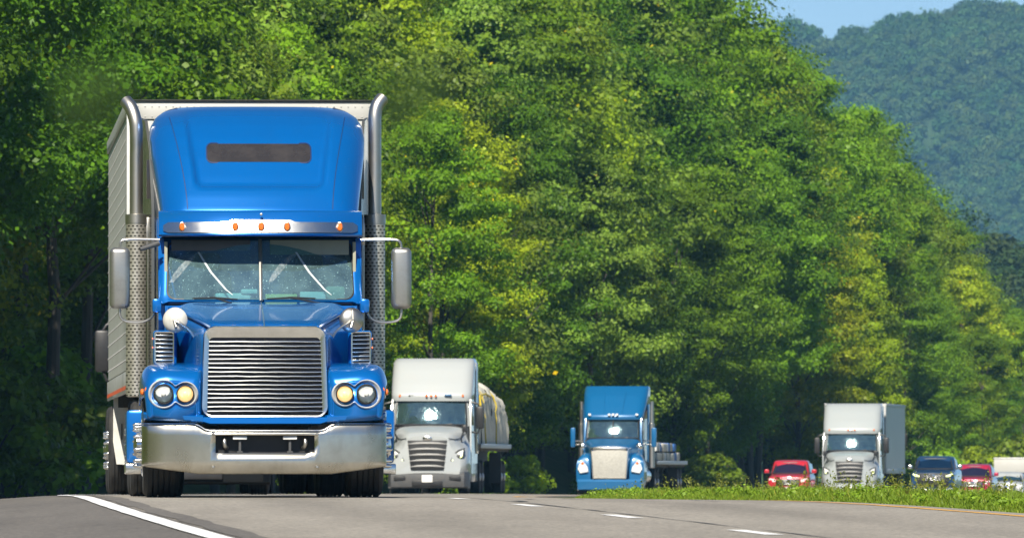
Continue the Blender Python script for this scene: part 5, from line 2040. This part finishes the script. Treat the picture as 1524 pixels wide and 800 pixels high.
    for x in (-.35, .35):
        MB().tube([(x * .9, 1.72, 2.98), (x, 2.1, 3.35), (x * 1.1, 2.55, 3.72)], .012, 5).build('fairing_rib', pm, fa)
    MB().tube([(-1.12, 1.7, 2.2), (-1.14, 1.68, 3.1)], .012, 5).build('antenna', M_BLACK, R)
    rear_wheels(R, (5.1, 6.4))
    mb = MB()
    for s in (-1, 1):
        mb.box(s * .42 - .04, s * .42 + .04, .3, 7.2, .70, .98)
    mb.box(-1.05, 1.05, .92, 1.0, .42, .56); mb.box(-1.0, 1.0, 5.0, 5.2, .4, .6)
    mb.build('chassis', M_CHASSIS, R)


blue_tractor(t3, M_BLUE2)
flatbed(t3, 5.2, 14.6, -.24)
rb = random.Random(9)
M_ORBOX = simple('blue wrap', (0.03, 0.14, 0.42), 0.6)
for tier in range(3):
    for col_ in range(4):
        if tier == 2 and col_ in (0, 3):
            continue
        x = -.93 + .62 * col_
        z = 1.28 + .33 * tier
        y0b = 5.9 + rb.uniform(-.1, .5) + .25 * tier
        ln = 10.5 - 1.6 * tier + rb.uniform(-.6, .8)
        b = thing('strapped_bundle', 'pale wrapped bundle strapped in tiers on the flatbed behind the far blue truck', 'bundle', t3.location, -.09,
                  'bundles strapped on the far flatbed')
        mb = MB()
        yy = y0b
        while yy < y0b + ln:
            q = rb.uniform(.8, 1.7)
            mb.box(x - .29 + rb.uniform(-.03, .03), x + .29 + rb.uniform(-.03, .03), yy, yy + q - .04, z, z + rb.uniform(.27, .322), rb.choice((0, 0, 1, 1, 2, 2, 3)), .04)
            yy += q
        wb = mb.build('wrap', [M_TAUPE, M_PLATE, M_TARP, M_ORBOX], b)
        for yy in (6.8, 8.6, 10.5):
            MB().tube([(x - .30, yy, z), (x - .30, yy, z + .326), (x + .30, yy, z + .326), (x + .30, yy, z)], .012, 4).build('band', M_BSTRAP, wb)
tc = thing('top_cover', 'small blue plastic sheet lying on the bundles behind the far blue truck', 'sheet', t3.location, -.09)
mb = MB()
rows = [[Vector((-.62 + 1.24 * i / 10, 6.9 + 5.0 * j / 8, 2.275 + .02 * math.sin(i * 1.7 + j * 2.3) - (.10 if i in (0, 10) else 0))) for i in range(11)] for j in range(9)]
mb.loft(rows, closed=False, cap=False)
c_ = mb.build('sheet', simple('blue plastic sheet', (0.01, 0.12, 0.5), .45), tc)
c_.modifiers.new('thick', 'SOLIDIFY').thickness = .01

# white truck with box trailer, far
t4 = thing('semi_truck', 'far white semi truck with a grey-white box trailer beyond the median grass', 'truck', place(1264, 510), -.085)
aero_tractor(t4, M_CREAM)
M_CORR = simple('ribbed grey trailer side', (0.80, 0.80, 0.77), 0.5, dirt=(0.64, 0.64, 0.62), dirt_amt=0.9, dirt_scale=1.6, stretch=(1, 3, .2))
box_trailer(t4, 4.7, 15.6, M_CORR)

# a truck following close behind the blue one, all but a mirror hidden
t5 = thing('semi_truck', 'truck following close behind the big blue truck, only its dark left mirror showing', 'truck', place(288, 190), .018)
aero_tractor(t5, M_GRAPH)
box_trailer(t5, 4.7, 15.6, M_CORR)


# ------------------------------------------------------------------ cars
def car(R, pm, hw=.93, hood=1.02, roof=1.70, L=4.6, wy=(1.15, 1.80), roof_end=3.9, tail=1.1, pickup=False, lamp=M_LAMP, lit=False, glassm=None, sq=0.0):
    hb = hood + .09
    sec = [
        (.0, [(hw - .16 + .1 * sq, .36), (hw - .12 + .09 * sq, .58), (hw - .16 + .1 * sq, hood - .22 + .14 * sq), (hw * .55, hood - .13 + .1 * sq), (0, hood - .11 + .1 * sq)]),
        (.14, [(hw - .04, .30), (hw, .62), (hw - .06, hood - .10), (hw * .58, hood - .02), (0, hood)]),
        (wy[0], [(hw, .30), (hw + .01, .68), (hw - .03, hood), (hw * .62, hb), (0, hb + .01)]),
        (L * .62, [(hw, .30), (hw + .01, .68), (hw - .03, hood + .02), (hw * .62, hb), (0, hb + .01)]),
        (L - .3, [(hw, .32), (hw + .01, .70), (hw - .03, hood + .03), (hw * .62, hb), (0, hb)]),
        (L, [(hw - .1, .42), (hw - .06, .7), (hw - .1, hood - .05), (hw * .55, hood), (0, hood)])]
    body = MB().hull(sec, 3, 3).build('body', pm, R, ang=50)
    e = roof_end
    g = [
        (wy[0] - .06, [(hw - .12, hood - .05), (hw - .14, hood - .02), (hw - .18, hb - .05), (hw * .6, hb - .01), (0, hb)]),
        ((wy[0] + wy[1]) / 2, [(hw - .05, hood - .05), (hw - .10, (hood + roof) / 2 - .12), (hw - .2, (hb + roof) / 2 - .03), (hw * .55, (hb + roof) / 2 + .02), (0, (hb + roof) / 2 + .03)]),
        (wy[1], [(hw - .04, hood - .05), (hw - .12, (hood + roof) / 2), (hw - .17, roof - .07), (hw * .6, roof - .01), (0, roof)]),
        ((wy[1] + e) / 2, [(hw - .04, hood - .05), (hw - .12, (hood + roof) / 2), (hw - .17, roof - .05), (hw * .6, roof + .01), (0, roof + .03)]),
        (e, [(hw - .05, hood - .05), (hw - .13, (hood + roof) / 2), (hw - .24, roof - .09), (hw * .5, roof - .03), (0, roof - .02)]),
        (e + (.25 if pickup else .55), [(hw - .06, hood - .05), (hw - .10, hood), (hw - .16, hb - .04), (hw * .55, hb), (0, hb + .01)])]
    MB().hull(g, 3, 3).build('cabin', pm, R, ang=50)
    screen(R, hw - .16, hw - .30, hb + .02, roof - .09, wy[0] - .10, wy[1] - .15, bow=.08, gl=glassm or M_GLASSB)
    for s in (-1, 1):
        mb = MB()
        mb.loft([[Vector((s * (hw - .02), yy, hb)), Vector((s * (hw - .13), yy + dz, roof - .13))] for yy, dz in ((wy[1] - .2, .2), (e - .1, 0.0))], closed=False, cap=False)
        mb.build('side_window', M_DKGLASS, R)
        z = hood - .2
        mb = MB()
        mb.loft([[Vector((s * (c[0] * f + (hw - .22) * (1 - f)), y + .12 * max(0, c[0] - hw * .6), z + c[1] * f)) for c in ((hw - .38, -.07), (hw - .12, -.06), (hw - .05, .02), (hw - .08, .10), (hw - .36, .05))] for f, y in ((1, .2), (1, .02), (.85, -.02))])
        h = mb.build('headlight', lamp, R)
        if lit:
            MB().tube([(s * (hw - .40), -.03, z - .03), (s * (hw - .22), -.02, z + .0), (s * (hw - .1), .03, z + .08)], .035, 6).build('running_light', M_LED, h)
            MB().box(s * (hw - .2) - .10, s * (hw - .2) + .10, -.03, .05, .45, .53, 0, .02).build('fog_lamp', M_LAMP, R)
        mi = MB().box(s * (hw + .13) - .11, s * (hw + .13) + .11, wy[0] + .25, wy[0] + .37, hb + .02, hb + .19, 0, .04).build('door_mirror', pm if not pickup else M_CHROME, R)
        MB().tube([(s * (hw - .05), wy[0] + .3, hb + .02), (s * (hw + .1), wy[0] + .3, hb + .05)], .03, 6).build('mirror_arm', M_BLACK, mi)
        for yy in (.85, L - .95):
            a, b = (s * (hw - .22), s * (hw + .0)) if s > 0 else (s * hw, s * (hw - .22))
            wheel(R, a, b, yy, .36, s, mat=M_ALU, detail=False)
    gh = .30 if not pickup else .42
    gw = .55 + .17 * sq
    mb = MB().box(-hw * gw, hw * gw, -.03, .08, hood - .20 - gh * .75 - .2 * sq, hood - .20 + .06 + .05 * sq, 0, .03)
    gr = mb.build('grille', M_BLACK, R)
    for q in range(3):
        z = hood - .36 + .09 * q - (.05 if pickup else 0)
        MB().box(-hw * .52, hw * .52, -.045, -.02, z, z + .025, 0, .008).build('grille_bar', M_CHROME, gr)
    MB().lathe([(.08, .0), (.08, -.02), (.0001, -.03)], (0, -.035, hood - .22), 'y', 14, 0, sx=1.5).build('badge', M_CHROME, gr)
    MB().box(-hw + .1, hw - .1, -.05, .12, .36, .52, 0, .04).build('bumper', M_CHROME if pickup else M_BLACK, R)
    MB().box(-.16, .16, -.062, -.05, .40, .52, 0, .003).build('number_plate', M_PLATE, R)
    if pickup:
        mb = MB()
        mb.box(-hw + .1, hw - .1, e + .3, L - .1, hb - .02, hb + .03, 0, .01)
        mb.build('bed_cover', M_BLACK, R)
    mb = MB().box(-.7, .7, .4, L - .3, .24, .34)
    mb.build('underbody', M_CHASSIS, R)
    for s in (-1, 1):
        MB().box(s * .38 - .22, s * .38 + .22, wy[1] + .35, wy[1] + .5, .7, roof - .25, 0, .05).build('seat', M_SEAT, R)


def vehicle(name, label, cat, px, D, rz, pm, **kw):
    r = thing(name, label, cat, place(px, D), rz)
    car(r, pm, **kw)
    return r


vehicle('parked_car'.replace('parked_', ''), 'bright red car left of the far white semi truck', 'car', 1173, 520, -.09, M_RED, hw=.90, hood=1.0, roof=1.66, L=4.5)
vehicle('pickup_truck', 'dark blue pickup truck with bright yellowish running lights right of the white box trailer', 'pickup', 1388, 545, -.095, M_NAVY,
        hw=1.0, hood=1.32, roof=1.98, L=5.8, wy=(1.45, 2.1), roof_end=3.7, pickup=True, lit=True, sq=1.0)
vehicle('sport_utility_car', 'crimson car behind the dark pickup with pale headlights', 'car', 1447, 575, -.10, M_MAROON, hw=.93, hood=1.08, roof=1.74, L=4.7)
vehicle('sedan', 'white car with dark windscreen in front of the white van at the right edge', 'car', 1497, 605, -.10, M_WHITE, hw=.90, hood=.95, roof=1.46, L=4.8, wy=(1.2, 1.95), roof_end=3.3)
r = vehicle('box_van', 'white box van whose tall box shows above the white car at the right edge', 'van', 1506, 660, -.10, M_WHITE, hw=1.0, hood=1.05, roof=1.62, L=2.6,
            wy=(.7, 1.2), roof_end=2.2)
mb = MB().box(-1.06, 1.06, .95, 6.2, 1.60, 2.42, 0, .06).box(-1.06, 1.06, 2.35, 6.2, .55, 1.60, 0, .04)
bx = mb.build('cargo_box', M_WHITEPANEL, r)
MB().box(-1.07, 1.07, .93, .97, 2.36, 2.44, 0, .01).build('roof_trim', M_ALU, bx)
print('objects', len(bpy.data.objects))
